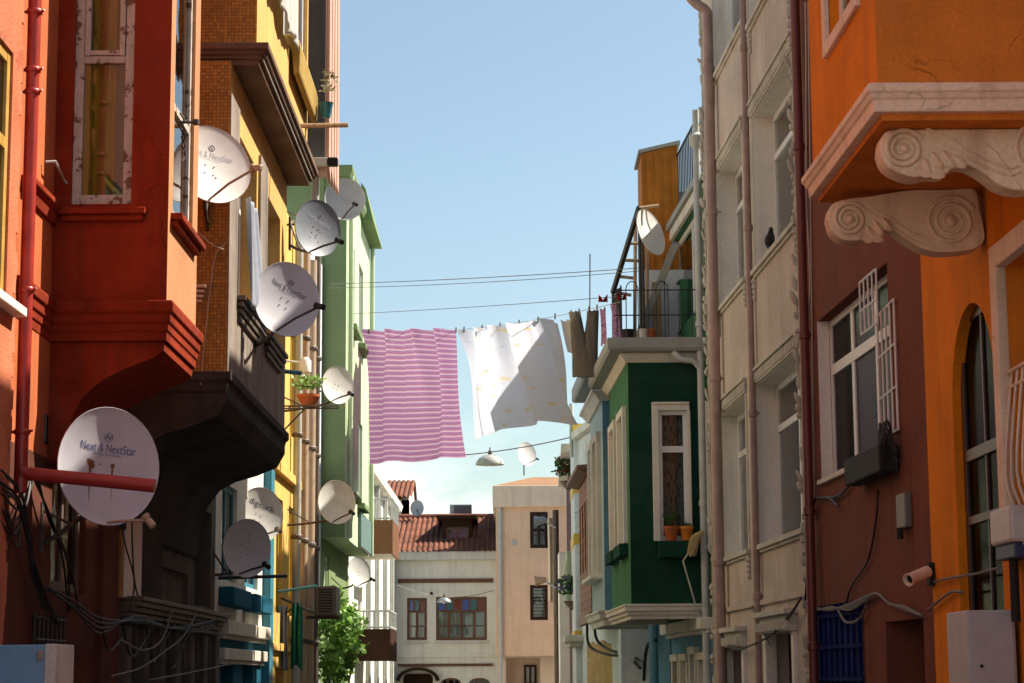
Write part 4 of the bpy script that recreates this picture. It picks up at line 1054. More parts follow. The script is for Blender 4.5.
# ================================================================== RIGHT 1: red brown house
RB = right_wall((PB0[0] + .012, PB0[1] + .005), PB1); LB_ = (Vector(PB0) - Vector(PB1)).length
h = house('red_brown_house', 'dark red brown house with one wide white window and an open white grille', PB1[0] + .2, 21)
bw = (RB.hit(893, 440)[0], RB.hit(821, 440)[0], RB.hit(821.5, 480)[1], RB.hit(820.5, 319)[1])
bg = (RB.hit(863, 640)[0], RB.hit(818, 640)[0], -.4, RB.hit(840, 603)[1]); bd = (RB.hit(924, 640)[0], RB.hit(886, 640)[0], GZ, RB.hit(886, 622)[1])
m = MB(); facade(m, RB, 0, LB_, GZ, 11.7, [bw + (.34,), bg + (.2,), bd + (.7,)], 8)
m.wbox(RB, LB_ - 2.0, LB_ - .05, 11.6, 12.1, -5, -.02)  # unseen roof block added to shade the yellow house opposite
m.build('wall', M['brown'], h)
f = window(h, RB, bw, .13, M['whitepvc'], M['softglass'], fw=.075, mull=((.333, .12), (.666, .12)), rails=((.68, .12),), curtain=M['curtain'], cgap=.07, curtain_cover=(.02, .98), back=M['greycurtain'], bdep=.335)
m = MB(); m.wbox(RB, bw[0] - .06, bw[1] + .06, bw[2] - .06, bw[2] - .005, -.12, .05); m.build('window_sill', M['whitep'], h, bev=.008)
m = MB(); m.wbox(RB, bw[1] - .004, bw[1] + .004, bw[2], bw[3], -.125, .004); m.build('white_reveal', M['offwhite'], h)
def grille(A, B, z0, z1, n, rails, r, name, mat, parent):
    A, B = Vector((A[0], A[1], 0)), Vector((B[0], B[1], 0)); m = MB()
    for k in range(n):
        q = A.lerp(B, k / (n - 1)); m.tube([(q.x, q.y, z0), (q.x, q.y, z1)], r, 6)
    for t in rails:
        z = z0 + (z1 - z0) * t; m.tube([(A.x, A.y, z), (B.x, B.y, z)], r * 1.15, 6)
    return m.build(name, mat, parent)
ga, gb = pt(879, 380, 20.6), pt(896.5, 380, 19.6)
grille((ga.x, ga.y), (gb.x, gb.y), pt(880, 441, 20.6).z, pt(879, 317, 20.6).z, 5, (0, .33, .66, 1), .012, 'open_grille', M['whitepvc'], h)
ga, gb = RB.p(RB.hit(864, 300)[0], 0, .04), RB.p(RB.hit(881, 300)[0], 0, .04)
grille((ga.x, ga.y), (gb.x, gb.y), pt(865, 335, ga.y).z, pt(865, 283, ga.y).z, 5, (0, .45, 1), .011, 'fixed_grille', M['whitepvc'], h)
m = MB()
for k in range(9): s = bg[0] + (bg[1] - bg[0]) * k / 8; m.wbox(RB, s - .075, s + .045, bg[2], bg[3], -.04, .0)
for k in range(4): z = bg[3] - .12 - k * .34; m.wbox(RB, bg[0], bg[1], z - .02, z + .02, .002, .02)
m.build('blue_shutter', M['blue'], h)
m = MB(); m.wbox(RB, bd[0] + .02, bd[1] - .02, bd[2], bd[3] - .03, -.5, -.45); m.build('door', M['darkbrown'], h)
def pipe(h, W, u, v, d, r, z0, z1, mat, collars=(), name='drainpipe'):
    s = W.hit(u, v, d)[0]; m = MB(); m.tube([W.p(s, z0, d), W.p(s, (z0 + z1) / 2, d), W.p(s, z1, d)], r, 12); p_ = m.build(name, mat, h, smooth=50)
    if collars:
        m = MB()
        for z in collars: m.lathe([(r + .004, -.05), (r + .014, -.04), (r + .014, .04), (r + .004, .05)], Matrix.Translation(W.p(s, z, d)), 12); m.tube([W.p(s, z, d), W.p(s, z, -.02)], .012, 5)
        m.build('pipe_collar', mat, p_, smooth=40)
    return s
pipe(h, RB, 806, 400, .10, .055, GZ, 11.5, M['brownpipe'], (1.9, 3.4, 5.4, 7.6))

# ================================================================== RIGHT 2: beige house
RC = right_wall(PB1, PB2); LC = (Vector(PB1) - Vector(PB2)).length
h = house('beige_house', 'tall beige rendered house with deep white window recesses, dentil hoods and rope edging', PB2[0] + .2, 28)
def bwin(uf, un, vt, vb):
    sf, sn = RC.hit(uf, (vt + vb) / 2)[0], RC.hit(un, (vt + vb) / 2)[0]
    return (sn, sf, RC.hit(uf, vb)[1], RC.hit(uf, vt)[1])
BWN = [bwin(721, 748, 415, 560), bwin(758, 803, 384, 546), bwin(719, 745, 172, 311), bwin(754.5, 796, 114, 272), bwin(713.5, 744, -40, 82), bwin(750, 794, -90, 26)]
zA = RC.hit(724, 648)[1]
BD = [(RC.hit(746, 660)[0], RC.hit(726, 660)[0], GZ, zA), (RC.hit(797, 660)[0], RC.hit(768, 660)[0], GZ, RC.hit(769, 634)[1])]
m = MB(); facade(m, RC, 0.003, LC, GZ, 12.9, [w + (.46,) for w in BWN] + [d + (.35,) for d in BD], 8); m.build('wall', M['beige'], h)
for w in BWN:
    m = MB(); m.wbox(RC, w[1] - .006, w[1] + .003, w[2], w[3], -.30, .003); m.wbox(RC, w[0], w[1] - .007, w[3] - .006, w[3] + .003, -.30, .003); m.build('white_reveal', M['offwhite'], h)
    f = window(h, RC, (w[0], w[1] - .007, w[2], w[3] - .007), .26, M['whitepvc'], M['glass'], fw=.085, mull=(.5,), rails=((.72, .09),), curtain=M['curtain'], cgap=.09, curtain_cover=(.03, .97), back=M['greycurtain'], bdep=.455)
    m = MB(); t = .09
    m.wbox(RC, w[1] + .004, w[1] + t, w[2] - .02, w[3], -.02, .02); m.wbox(RC, w[0] - t, w[0] - .002, w[2] - .02, w[3], -.02, .02)
    m.build('window_trim', M['ornament'], h, bev=.012)
    m = MB()
    m.wbox(RC, w[0] - .12, w[1] + .12, w[3] + .17, w[3] + .21, -.02, .065); m.wbox(RC, w[0] - .10, w[1] + .10, w[3] + .005, w[3] + .17, -.02, .03)
    n = int((w[1] - w[0] + .2) / .13)
    for k in range(n): s = w[0] - .08 + (w[1] - w[0] + .16) * k / (n - 1); m.wbox(RC, s - .035, s + .035, w[3] + .03, w[3] + .15, .02, .05)
    m.build('dentil_hood', M['ornament'], h, bev=.006)
    m = MB(); m.wbox(RC, w[0] - .12, w[1] + .12, w[2] - .07, w[2] - .005, -.02, .07); m.wbox(RC, w[0] - .09, w[1] + .09, w[2] - .11, w[2] - .07, -.02, .035)
    for s in (w[0] - .05, w[1] + .05):
        for k in range(4): m.lathe([(0, -.05), (.045 - .006 * k, -.02), (.05 - .006 * k, .0), (.03, .04), (0, .05)], Matrix.Translation(RC.p(s, w[2] - .15 - .075 * k, .02)), 10)
    m.build('window_sill', M['ornament'], h, bev=.006)
for d in BD:
    m = MB(); m.wbox(RC, d[0] - .14, d[1] + .14, d[3] + .20, d[3] + .27, -.02, .17); m.wbox(RC, d[0] - .1, d[1] + .1, d[3], d[3] + .2, -.02, .10)
    n = int((d[1] - d[0] + .2) / .11)
    for k in range(n): s = d[0] - .06 + (d[1] - d[0] + .12) * k / (n - 1); m.wbox(RC, s - .025, s + .025, d[3] + .02, d[3] + .13, .09, .14)
    m.build('dentil_hood', M['ornament'], h, bev=.006)
    m = MB(); m.wbox(RC, d[1] - .12, d[1] + .06, GZ, d[3], -.1, .05); m.wbox(RC, d[0] - .06, d[0] + .1, GZ, d[3], -.1, .05); m.build('door_frame', M['offwhite'], h, bev=.01)
    m = MB(); m.wbox(RC, d[0] + .1, d[1] - .12, GZ, d[3], -.3, -.25); m.build('door', M['darkbrown'], h)
zb_ = RC.hit(726, 611)[1]
m = MB(); m.wbox(RC, .05, LC - .35, zb_ - .03, zb_ + .04, -.02, .045); m.build('string_course', M['beige'], h, bev=.008)
m = MB(); m.wbox(RC, .05, LC - .1, 12.7, 12.9, -.3, .15); m.build('eave', M['ornament'], h, bev=.02)
# rope edging: stacked scalloped beads at both ends
for s, d in ((LC - .05, .04), (.17, .04)):
    m = MB(); z = -.3; k = 0
    while z < 12.6:
        L = random.uniform(.07, .20); rr = random.uniform(.022, .046)
        m.lathe([(.012, 0), (rr * .8, L * .2), (rr, L * .5), (rr * .7, L * .85), (.012, L)], Matrix.Translation(RC.p(s + random.uniform(-.045, .03), z, d - .02 + random.uniform(-.015, .015))) @ Matrix.Rotation(random.uniform(-.5, .5), 4, 'Y'), 8)
        z += L * random.uniform(.7, 1.25); k += 1
    m.wbox(RC, s - .06, s + .04, GZ, 12.65, -.02, .018)
    m.build('rope_edging', M['ornament'], h, smooth=60)
s = pipe(h, RC, 716, 400, .12, .075, GZ, RC.hit(714, 22)[1], M['taupe'], (1.2, 3.2, 5.9, 8.4, 10.6))
zt_ = RC.hit(714, 22)[1]
m = MB(); m.tube(smooth_path([RC.p(s, zt_ - .02, .12), RC.p(s, zt_ + .12, .14), RC.p(s + .05, zt_ + .3, .34), RC.p(s + .08, zt_ + .75, .62)], 4), .075, 12); m.build('drainpipe', M['taupe'], h, smooth=50)
pipe(h, RC, 750, 300, .07, .045, GZ, 12.6, M['taupe'], (2.6, 5.0, 7.5, 10))

# ================================================================== RIGHT 3: green house with terrace
RG = right_wall(PB2, PB3); LG = (Vector(PB2) - Vector(PB3)).length
h = house('green_bay_house', 'dark green house with a boxy bay and a cluttered roof terrace on top', PB2[0] + .1, 35)
GY = 32.75
SGr = side_wall(GY); xg = SGr.hit(629.5, 480)[0]; GF = right_wall((xg, GY), (xg - .12, 36.6)); LGF = 3.85
zgb2 = SGr.hit(660, 606)[1]; zgt2 = SGr.hit(660, 362)[1]
xw = RG.p(.36, 0).x
gwin = (RG.hit(702, 270)[0], RG.hit(672.5, 270)[0], RG.hit(680, 330)[1], RG.hit(676, 245)[1] + .15)
gl = (RG.hit(703, 480)[0] , RG.hit(693.5, 480)[0], SGr.hit(690, 548)[1], SGr.hit(690, 410)[1])
m = MB(); facade(m, RG, 0.004, LG, 2.35, 9.3, [gwin + (.2,), (.03, .30, gl[2], gl[3], .1), (3.2, 4.2, 6.6, 8.3, .2)], 8); m.build('wall', M['midgreen'], h)
gd = [(.5, 1.3, GZ, 1.8, .25), (1.75, 2.3, GZ, 1.9, .2), (2.8, 3.5, GZ, 1.8, .25), (3.9, 4.6, GZ, 1.8, .25)]
m = MB(); facade(m, RG, 0.004, LG, GZ, 2.35, gd, 8); m.build('ground_floor', M['bluewall'], h)
for i, d in enumerate(gd):
    m = MB(); m.wbox(RG, d[0] - .12, d[0], GZ, d[3] + .02, -.1, .08); m.wbox(RG, d[1], d[1] + .12, GZ, d[3] + .02, -.1, .08); m.wbox(RG, d[0] - .12, d[1] + .12, d[3] + .02, d[3] + .14, -.1, .10); m.build('door_frame', M['whitep'], h, bev=.01)
    m = MB(); m.wbox(RG, d[0] + .003, d[1] - .003, GZ, d[3], -.2, -.16); m.build('door', M['darkbrown'] if i % 2 else M['whitep'], h)
m = MB()
a = RG.hit(706, 620)[0]; zc = RG.hit(690, 624)[1]
m.wbox(RG, .02, LG - .1, zc - .14, zc + .04, -.02, .22); m.wbox(RG, .04, LG - .15, zc - .2, zc - .14, -.02, .12); m.build('shop_cornice', M['whitep'], h, bev=.015)
gb_ = SGr.rect(657, 410, 690, 541); gb_ = (gb_[0], gb_[1], gb_[2], gb_[3])
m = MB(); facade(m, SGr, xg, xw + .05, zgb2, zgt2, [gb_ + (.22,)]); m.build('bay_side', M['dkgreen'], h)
gf1 = (.55, 1.55, gb_[2], gb_[3]); gf2 = (2.3, 3.3, gb_[2], gb_[3])
m = MB(); facade(m, GF, 0, LGF, zgb2, zgt2, [gf1 + (.2,), gf2 + (.2,)]); facade(m, Wall((0, 36.6), (1, 0), (0, 1)), xg - .12, 3.0, zgb2, zgt2)
m.face([(xg, GY, zgb2), (xw, GY, zgb2), (2.9, 36.6, zgb2), (xg - .12, 36.6, zgb2)]); m.build('bay_front', M['midgreen'], h)
f = window(h, SGr, (gb_[0] + .0, gb_[1], gb_[2], gb_[3]), .04, M['whitepvc'], M['glass'], fw=.075, rails=((.70, .10),), curtain=M['lace'], back=M['greycurtain'], bdep=.215)
m = MB(); t = .085
m.wbox(SGr, gb_[0] - t, gb_[0] + .02, gb_[2], gb_[3] + t, -.03, .045); m.wbox(SGr, gb_[0] + .02, gb_[1] + .03, gb_[3] - .01, gb_[3] + t, -.03, .043); m.wbox(SGr, gb_[0] - t, gb_[1] + .03, gb_[3] + t, gb_[3] + t + .035, -.03, .07); m.wbox(SGr, gb_[1] - .015, gb_[1] + .04, gb_[2], gb_[3] - .01, -.03, .043)
m.build('window_surround', M['whitep'], h, bev=.008)
m = MB(); m.wbox(SGr, gb_[0] - .02, gb_[1] + .08, gb_[2] - .26, gb_[2] - .004, -.02, .16); m.build('window_box', M['dkgreen'], h, bev=.015)
for g in (gf1, gf2):
    window(h, GF, g, .05, M['whitepvc'], M['glass'], fw=.07, mull=(.5,), rails=(.7,), curtain=M['lace'], back=M['greycurtain'], bdep=.19)
    m = MB(); m.wbox(GF, g[0] - .12, g[0], g[2], g[3] + .12, -.02, .07); m.wbox(GF, g[1], g[1] + .12, g[2], g[3] + .12, -.02, .07); m.wbox(GF, g[0], g[1], g[3], g[3] + .12, -.02, .068); m.build('window_surround', M['whitep'], h, bev=.01)
    m = MB(); m.wbox(GF, g[0] - .15, g[1] + .15, g[2] - .2, g[2] - .005, -.02, .14); m.build('window_box', M['dkgreen'], h, bev=.01)
window(h, RG, (.03, .30, gl[2], gl[3]), .03, M['whitepvc'], M['glass'], fw=.06, back=M['greycurtain'], bdep=.095)
m = MB(); m.wbox(RG, -.0, .03, gl[2], gl[3] + .1, -.02, .06); m.wbox(RG, .30, .36, gl[2], gl[3] + .1, -.02, .06); m.build('window_surround', M['whitep'], h)
# bay foot and head cornices
BP = [(xw + .04, GY), (xg, GY), (xg - .12, 36.6), (2.85, 36.6)]
z = zgb2
prof = [(-.06, z - .20), (.02, z - .20), (.02, z - .14), (.06, z - .135), (.06, z - .08), (.10, z - .075), (.10, z - .01), (.12, z), (.12, z + .03), (-.06, z + .03)]
m = MB(); m.sweep(BP, prof, side=-1); m.build('bay_cornice', M['whitep'], h, bev=.006)
z = zgt2
prof = [(-.06, z - .01), (.03, z - .01), (.09, z + .06), (.12, z + .10), (.12, z + .13), (-.06, z + .13)]
m = MB(); m.sweep(BP, prof, side=-1); m.build('bay_cornice', M['whitep'], h, bev=.006)
prof = [(-.10, z + .131), (.30, z + .131), (.34, z + .18), (.34, z + .34), (-.10, z + .34)]
m = MB(); m.sweep(BP, prof, side=-1); m.build('parapet_coping', M['greypanel'], h, bev=.01)
m = MB(); m.hexa([(xg, GY, z + .15), (3.0, GY, z + .15), (2.9, 36.6, z + .15), (xg - .12, 36.6, z + .15), (xg, GY, z + .2), (3.0, GY, z + .2), (2.9, 36.6, z + .2), (xg - .12, 36.6, z + .2)]); m.build('terrace_floor', M['greypanel'], h)
ZT = z + .34
# terrace railing
m = MB(); yr = GY - .22; xr0, xr1 = xg - .22, xw + .02
z1, z2, z3 = pt(660, 290, yr).z, pt(660, 315, yr).z, pt(660, 338, yr).z
for z in (z1, z2, z3): m.tube([(xr0, yr, z), (xr1, yr, z)], .011, 6)
for u in (617, 634, 648, 665, 679, 692):
    x = pt(u, 315, yr).x; m.tube([(x, yr, ZT), (x, yr, z1 if u != 665 else z1 + .14)], .010, 6)
for u in (632, 662): 
    x0, x1 = pt(u - 6, 300, yr).x, pt(u + 6, 300, yr).x
    m.tube([(x0, yr, z3), (x0, yr, z1)] + [((x0 + x1) / 2 + (x1 - x0) / 2 * math.cos(math.pi - math.pi * k / 8), yr, z1 + .14 * math.sin(math.pi * k / 8)) for k in range(9)] + [(x1, yr, z3)], .009, 6)
m.build('railing', M['blackmetal'], h)
# rear storey window and white pipe
f = window(h, RG, gwin, .1, M['whitepvc'], M['glass'], fw=.09, mull=(.5,), curtain=M['curtain'], back=M['greycurtain'], bdep=.19)
m = MB(); t = .2
m.wbox(RG, gwin[1], gwin[1] + t, gwin[2] - .1, gwin[3] + t, -.02, .06); m.wbox(RG, gwin[0], gwin[1], gwin[3], gwin[3] + t, -.02, .058); m.wbox(RG, gwin[0] - t, gwin[0], gwin[2] - .1, gwin[3] + t, -.02, .06); m.build('window_surround', M['whitep'], h, bev=.01)
m = MB(); m.wbox(RG, .1, LG, 9.3, 9.42, -.3, .12); m.build('roof_edge', M['greypanel'], h, bev=.01)
s = pipe(h, RG, 701.5, 400, .10, .06, GZ, RG.hit(701, 150)[1], M['whitepipe'], (1.5, 4.2, 7))
zz = RG.hit(701, 150)[1]
m = MB(); m.lathe([(.06, 0), (.11, .06), (.12, .2), (.05, .26)], Matrix.Translation(RG.p(s, zz - .02, .10)), 12); m.tube([RG.p(s, zz + .2, .1), RG.p(s, zz + .6, .1)], .055, 10); m.build('pipe_hopper', M['whitepipe'], h, smooth=50)
m = MB(); zz = pt(690, 362, GY).z; q = RG.p(s, zz - .12, .1); m.tube(smooth_path([(q.x - .02, q.y, q.z), (q.x - .12, q.y - .02, q.z + .1), (q.x - .3, q.y - .02, q.z + .13), (q.x - .42, q.y, q.z + .25)], 4), .05, 10); m.build('drainpipe', M['whitepipe'], h, smooth=50)
# rusty stair-head on the roof, fence, sloping awning beams
yq = 36.4
a = side_wall(yq).rect(641.5, 151, 679, 335)
m = MB(); m.hexa([(a[0], yq, ZT), (2.95, yq, ZT), (2.95, yq + 1.2, ZT), (a[0], yq + 1.2, ZT), (a[0], yq, a[3] - .05), (2.95, yq, a[3] + .12), (2.95, yq + 1.2, a[3] + .12), (a[0], yq + 1.2, a[3] - .05)]); rs = m.build('rusty_stair_head', M['rust'], h)
m = MB(); m.hexa([(a[0] - .06, yq - .06, a[3] - .05), (3.0, yq - .06, a[3] + .12), (3.0, yq + 1.26, a[3] + .12), (a[0] - .06, yq + 1.26, a[3] - .05), (a[0] - .06, yq - .06, a[3] + .01), (3.0, yq - .06, a[3] + .18), (3.0, yq + 1.26, a[3] + .18), (a[0] - .06, yq + 1.26, a[3] + .01)]); m.build('capping', M['greypanel'], rs)
m = MB()
for k in range(4): x = a[0] + .03 + (2.92 - a[0]) * k / 4; m.box(x, x + .02, yq - .018, yq + .0, ZT, a[3] - .08)
m.build('seam', M['rust'], rs)['kind'] = 'stuff'
fz0 = 9.42
m = MB()
for k in range(22): s = .25 + k * .2; m.tube([RG.p(s, fz0, -.1), RG.p(s, fz0 + 1.25, -.1)], .012, 5)
m.tube([RG.p(.2, fz0 + 1.25, -.1), RG.p(4.6, fz0 + 1.25, -.1)], .02, 6); m.tube([RG.p(.2, fz0 + .1, -.1), RG.p(4.6, fz0 + .1, -.1)], .02, 6)
m.build('roof_railing', M['blackmetal'], h)
# dark shade net along the terrace front
A, B = pt(639, 208, 33.2), pt(613, 292, 36.3)
m = MB()
def net(i, j):
    p = A.lerp(B, i); b = Vector((p.x - .02, p.y, ZT)); q = b.lerp(p, j); return (q.x + .03 * math.sin(i * 17) * math.sin(j * 3), q.y, q.z)
A2, B2 = pt(620, 285, 34.3), pt(612, 300, 36.3)
m.grid(lambda i, j: ((lambda p: (p.x + .03 * math.sin(i * 15), p.y, ZT + (p.z - ZT) * j))(A2.lerp(B2, i))), 12, 6)
m.build('shade_net', M['screen'], h, solid=.012)
m = MB()
m.tube([A, B], .05, 6); m.tube([(A.x, A.y, A.z), (A.x, A.y, ZT)], .03, 6); m.tube([(B.x, B.y, B.z), (B.x, B.y, ZT)], .03, 6)
m.build('awning_rail', M['blackmetal'], h)
m = MB()
for k in range(6):
    t = k / 5; p = A.lerp(B, t); m.tube([p, Vector((p.x + .32, p.y + .05, p.z + .05 - .1 * t))], .03, 6)
m.build('awning_rib', M['paleposts'], h)
C_, D_ = pt(676, 243, 34.6), pt(641, 330, 35.4)
m = MB(); m.tube([C_, D_], .085, 4); m.build('sloping_beam', M['greypanel'], h)
m = MB(); q = side_wall(35.9).rect(652, 282, 662, 345); m.box(q[0], q[1], 35.9, 35.95, q[2], q[3]); m.build('pale_board', M['ochre'], h)
m = MB(); q = side_wall(36.1).rect(644, 270, 688, 345); m.box(q[0], q[1], 36.1, 36.15, q[2], q[3]); m.build('white_shed_wall', M['siding'], h)
m = MB()
for u in (633, 640, 645): q = pt(u, 260, 35.5); m.tube([(q.x, 35.5, ZT), (q.x + .05, 35.5, pt(u, 225, 35.5).z)], .035, 6)
m.build('terrace_post', M['paleposts'], h)

# ================================================================== RIGHT 4: blue house
by = 38.2
h = house('blue_bay_house', 'sky blue bay house next beyond the green one, with a pale front and grey coping', 2.2, 39.5)
SBl = side_wall(by); xb0 = SBl.hit(603.5, 500)[0]; BFr = right_wall((xb0, by), (xb0 - .10, 41.6)); bz0, bz1 = SBl.hit(605, 612)[1], SBl.hit(605, 400)[1]
m = MB(); m.box(2.74, 9, PB3[1] + .005, 41.0, GZ, 10.3); m.build('wall', M['bluewall'], h)
m = MB(); facade(m, SBl, xb0, 2.6, bz0, bz1); m.build('bay_side', M['bluewall'], h)
fo = (.7, 1.7, bz0 + .75, bz1 - .65); fo2 = (2.2, 3.0, bz0 + .75, bz1 - .65)
m = MB(); facade(m, BFr, 0, 3.4, bz0, bz1, [fo + (.15,), fo2 + (.15,)]); facade(m, Wall((0, 41.6), (1, 0), (0, 1)), xb0 - .1, 2.6, bz0, bz1); m.face([(xb0, by, bz0), (2.6, by, bz0), (2.6, 41.6, bz0), (xb0 - .1, 41.6, bz0)]); m.build('bay_front', M['paleblue'], h)
for g in (fo, fo2):
    window(h, BFr, g, .05, M['whitepvc'], M['glass'], fw=.07, mull=(.5,), curtain=M['curtain'], back=M['greycurtain'], bdep=.14)
    m = MB(); m.wbox(BFr, g[0] - .14, g[0], g[2] - .05, g[3] + .14, -.02, .09); m.wbox(BFr, g[1], g[1] + .14, g[2] - .05, g[3] + .14, -.02, .09); m.wbox(BFr, g[0], g[1], g[3], g[3] + .14, -.02, .088); m.build('window_surround', M['ornament'], h, bev=.01)
    m = MB(); m.wbox(BFr, g[0] - .2, g[1] + .2, g[2] - .13, g[2] - .05, -.02, .22); m.build('window_sill', M['whitep'], h, bev=.02)
BP = [(2.62, by), (xb0, by), (xb0 - .1, 41.6), (2.62, 41.6)]
z = bz0; prof = [(-.06, z - .24), (.02, z - .24), (.04, z - .14), (.09, z - .12), (.11, z - .04), (.14, z), (.14, z + .03), (-.06, z + .03)]
m = MB(); m.sweep(BP, prof, side=-1); m.build('bay_cornice', M['whitep'], h, bev=.006)
z = bz1; prof = [(-.06, z - .02), (.05, z - .02), (.16, z + .12), (.20, z + .14), (.20, z + .20), (-.06, z + .20)]
m = MB(); m.sweep(BP, prof, side=-1); m.build('bay_cornice', M['whitep'], h, bev=.006)
prof = [(-.06, z + .201), (.06, z + .201), (.06, z + .42), (-.06, z + .42)]
m = MB(); m.sweep(BP, prof, side=-1); m.build('parapet_band', M['bluewall'], h)
prof = [(-.1, z + .421), (.30, z + .421), (.34, z + .46), (.34, z + .70), (-.1, z + .70)]
m = MB(); m.sweep(BP, prof, side=-1); m.build('parapet_coping', M['greypanel'], h, bev=.01)
m = MB(); m.hexa([(xb0, by, z + .25), (2.6, by, z + .25), (2.6, 41.6, z + .25), (xb0 - .1, 41.6, z + .25), (xb0, by, z + .42), (2.6, by, z + .42), (2.6, 41.6, z + .42), (xb0 - .1, 41.6, z + .42)]); m.build('terrace_floor', M['greypanel'], h)
m = MB(); q = pt(652, 640, 38.4); m.tube([(q.x + .0, 38.0, GZ), (q.x, 38.0, bz0 - .2)], .085, 10); m.build('corner_post', M['bluewall'], h, smooth=50)

# ================================================================== RIGHT 5: white house with timber bay
h = house('white_timber_bay_house', 'white sided house with a red brown weatherboarded timber bay and yellow banded corner', 2.4, 45)
yw = 43.2
m = MB(); m.box(2.75, 9, 41.005, 42.24, GZ, 6.3); m.box(2.12, 9, 42.25, 52, GZ, 6.3); m.build('wall', M['siding'], h)
# ochre patched ground wall slanting across the street end
Wd = right_wall((2.62, 42.3), (1.62, 50.5)); Ld = (Vector((2.62, 42.3)) - Vector((1.62, 50.5))).length
zw = pt(600, 621, 46).z
m = MB(); facade(m, Wd, 0, Ld, GZ, 7.2, [], 1.0); m.build('street_wall', M['siding'], h)
zo_ = pt(605, 643, 46).z
m = MB(); n = 24; tops = [zo_ + .05 * math.sin(k * .9) + .06 * math.sin(k * .37 + 1) + random.uniform(-.05, .05) for k in range(n + 1)]
for k in range(n):
    a, b = .3 + (Ld - 1.2) * k / n, .3 + (Ld - 1.2) * (k + 1) / n; m.prism(Wd, [(a, GZ), (b, GZ), (b, tops[k + 1]), (a, tops[k])], -.02, .035)
m.build('ochre_plaster_patch', M['ochre'], h)
STw = side_wall(yw); t0, t1 = STw.hit(590.5, 540)[0], STw.hit(603.5, 540)[0]
tz0, tz1 = STw.hit(596, 618)[1], STw.hit(596, 473)[1]
TF = right_wall((t0, yw), (t0 - .10, 47.2))
m = MB(); facade(m, STw, t0, 2.7, tz0, tz1, [(STw.hit(598, 540)[0], STw.hit(601.5, 540)[0], STw.hit(598, 600)[1], STw.hit(598, 500)[1], .08)])
fo = [(.35 + k * .95, 1.05 + k * .95, tz0 + 1.05, tz1 - .45, .12) for k in range(4)]
facade(m, TF, 0, 4.0, tz0, tz1, fo); m.face([(t0, yw, tz0), (2.7, yw, tz0), (2.5, 47.2, tz0), (t0 - .1, 47.2, tz0)]); m.face([(t0, yw, tz1), (2.7, yw, tz1), (2.5, 47.2, tz1), (t0 - .1, 47.2, tz1)])
b = m.build('timber_bay', M['woodbay'], h)
for g in fo:
    window(b, TF, g[:4], .03, M['paleposts'], M['darkglass'], fw=.06, mull=(.33, .67), rails=(.25, .5, .75), curtain=M['curtain'], back=M['blackroom'], bdep=.115)
z = tz1; prof = [(-.05, z), (.05, z), (.28, z + .06), (.28, z + .14), (-.05, z + .2)]
m = MB(); m.sweep([(2.7, yw), (t0, yw), (t0 - .1, 47.2)], prof, side=-1); m.build('bay_roof', M['wood'], b)
z = tz0; prof = [(-.05, z - .08), (.05, z - .08), (.05, z + .12), (-.05, z + .12)]
m = MB(); m.sweep([(2.7, yw), (t0, yw), (t0 - .1, 47.2)], prof, side=-1); m.build('bay_base', M['wood'], b)
yc = 50.6
Sc = side_wall(yc); c0, c1 = Sc.hit(574.5, 540)[0], Sc.hit(584, 540)[0]; cz = Sc.hit(578, 432)[1]
m = MB(); m.box(c0, c1, yc, 53.4, GZ, cz); co = m.build('banded_corner', M['siding'], h, bev=.02)
m = MB()
for v in (429, 487.5, 539, 636): z = Sc.hit(578, v)[1]; m.box(c0 - .02, c1 + .02, yc - .02, 53.42, z - .13, z + .13)
m.build('yellow_band', M['yellowband'], co)
m = MB(); q = Sc.hit(570, 640); m.box(c0 - .25, c1 + .15, yc - .3, 53, q[1] - .05, q[1] + .12); m.box(c0 - .15, c1 + .1, yc - .2, 53, q[1] - .16, q[1] - .05); m.build('shop_cornice', M['ornament'], co, bev=.02)
m = MB(); m.wbox(Wd, 1.6, Ld - .1, 5.95, 7.15, .02, .05)
for k in range(16): m.wbox(Wd, 1.6 + k * .42, 1.6 + k * .42 + .02, 5.95, 7.15, .05, .06)
m.build('upper_siding', M['siding'], h)
m = MB(); m.wbox(Wd, .0, Ld + .1, 7.2, 7.38, -1, .2); m.build('eave', M['whitep'], h, bev=.02)
m = MB(); m.tube([(c0 - .04, yc + .1, cz - .6), (c0 - .04, yc + .1, cz + .4), (c0 - .04, yc + .1, cz + .7)], .05, 8); m.build('drainpipe', M['whitepipe'], co, smooth=50)

# ================================================================== RIGHT 6: purple house
h = house('purple_house', 'far dull purple house with a pale window recess, just before the peach end house', 2.0, 58)
RP = right_wall((c0 + .02, 53.5), (1.62, 64)); LP = (Vector((c0 + .02, 53.5)) - Vector((1.62, 64))).length
z1 = pt(570, 505, 56).z; z2 = pt(570, 465, 56).z
op = [(1.0, 3.0, pt(570, 598, 55).z, pt(570, 560, 55).z, .25), (4.5, 6.0, pt(570, 598, 55).z, pt(570, 560, 55).z, .25), (1.0, 3.0, 5.4, 6.6, .2)]
m = MB(); facade(m, RP, 0, LP, GZ, z2 + .3, op[:2], 7); m.build('wall', M['purple'], h)
for o in op[:2]:
    window(h, RP, o[:4], .1, M['whitepvc'], M['glass'], fw=.08, mull=(.5,), curtain=M['curtain'], back=M['blackroom'], bdep=.19)
    m = MB(); m.wbox(RP, o[0] - .2, o[0], o[2] - .1, o[3] + .2, -.02, .12); m.wbox(RP, o[1], o[1] + .2, o[2] - .1, o[3] + .2, -.02, .12); m.wbox(RP, o[0], o[1], o[3], o[3] + .2, -.02, .118); m.build('window_surround', M['palegreen'], h)
m = MB(); m.wbox(RP, 0, LP, z2 + .1, z2 + .3, -.3, .25); m.build('eave', M['whitep'], h)
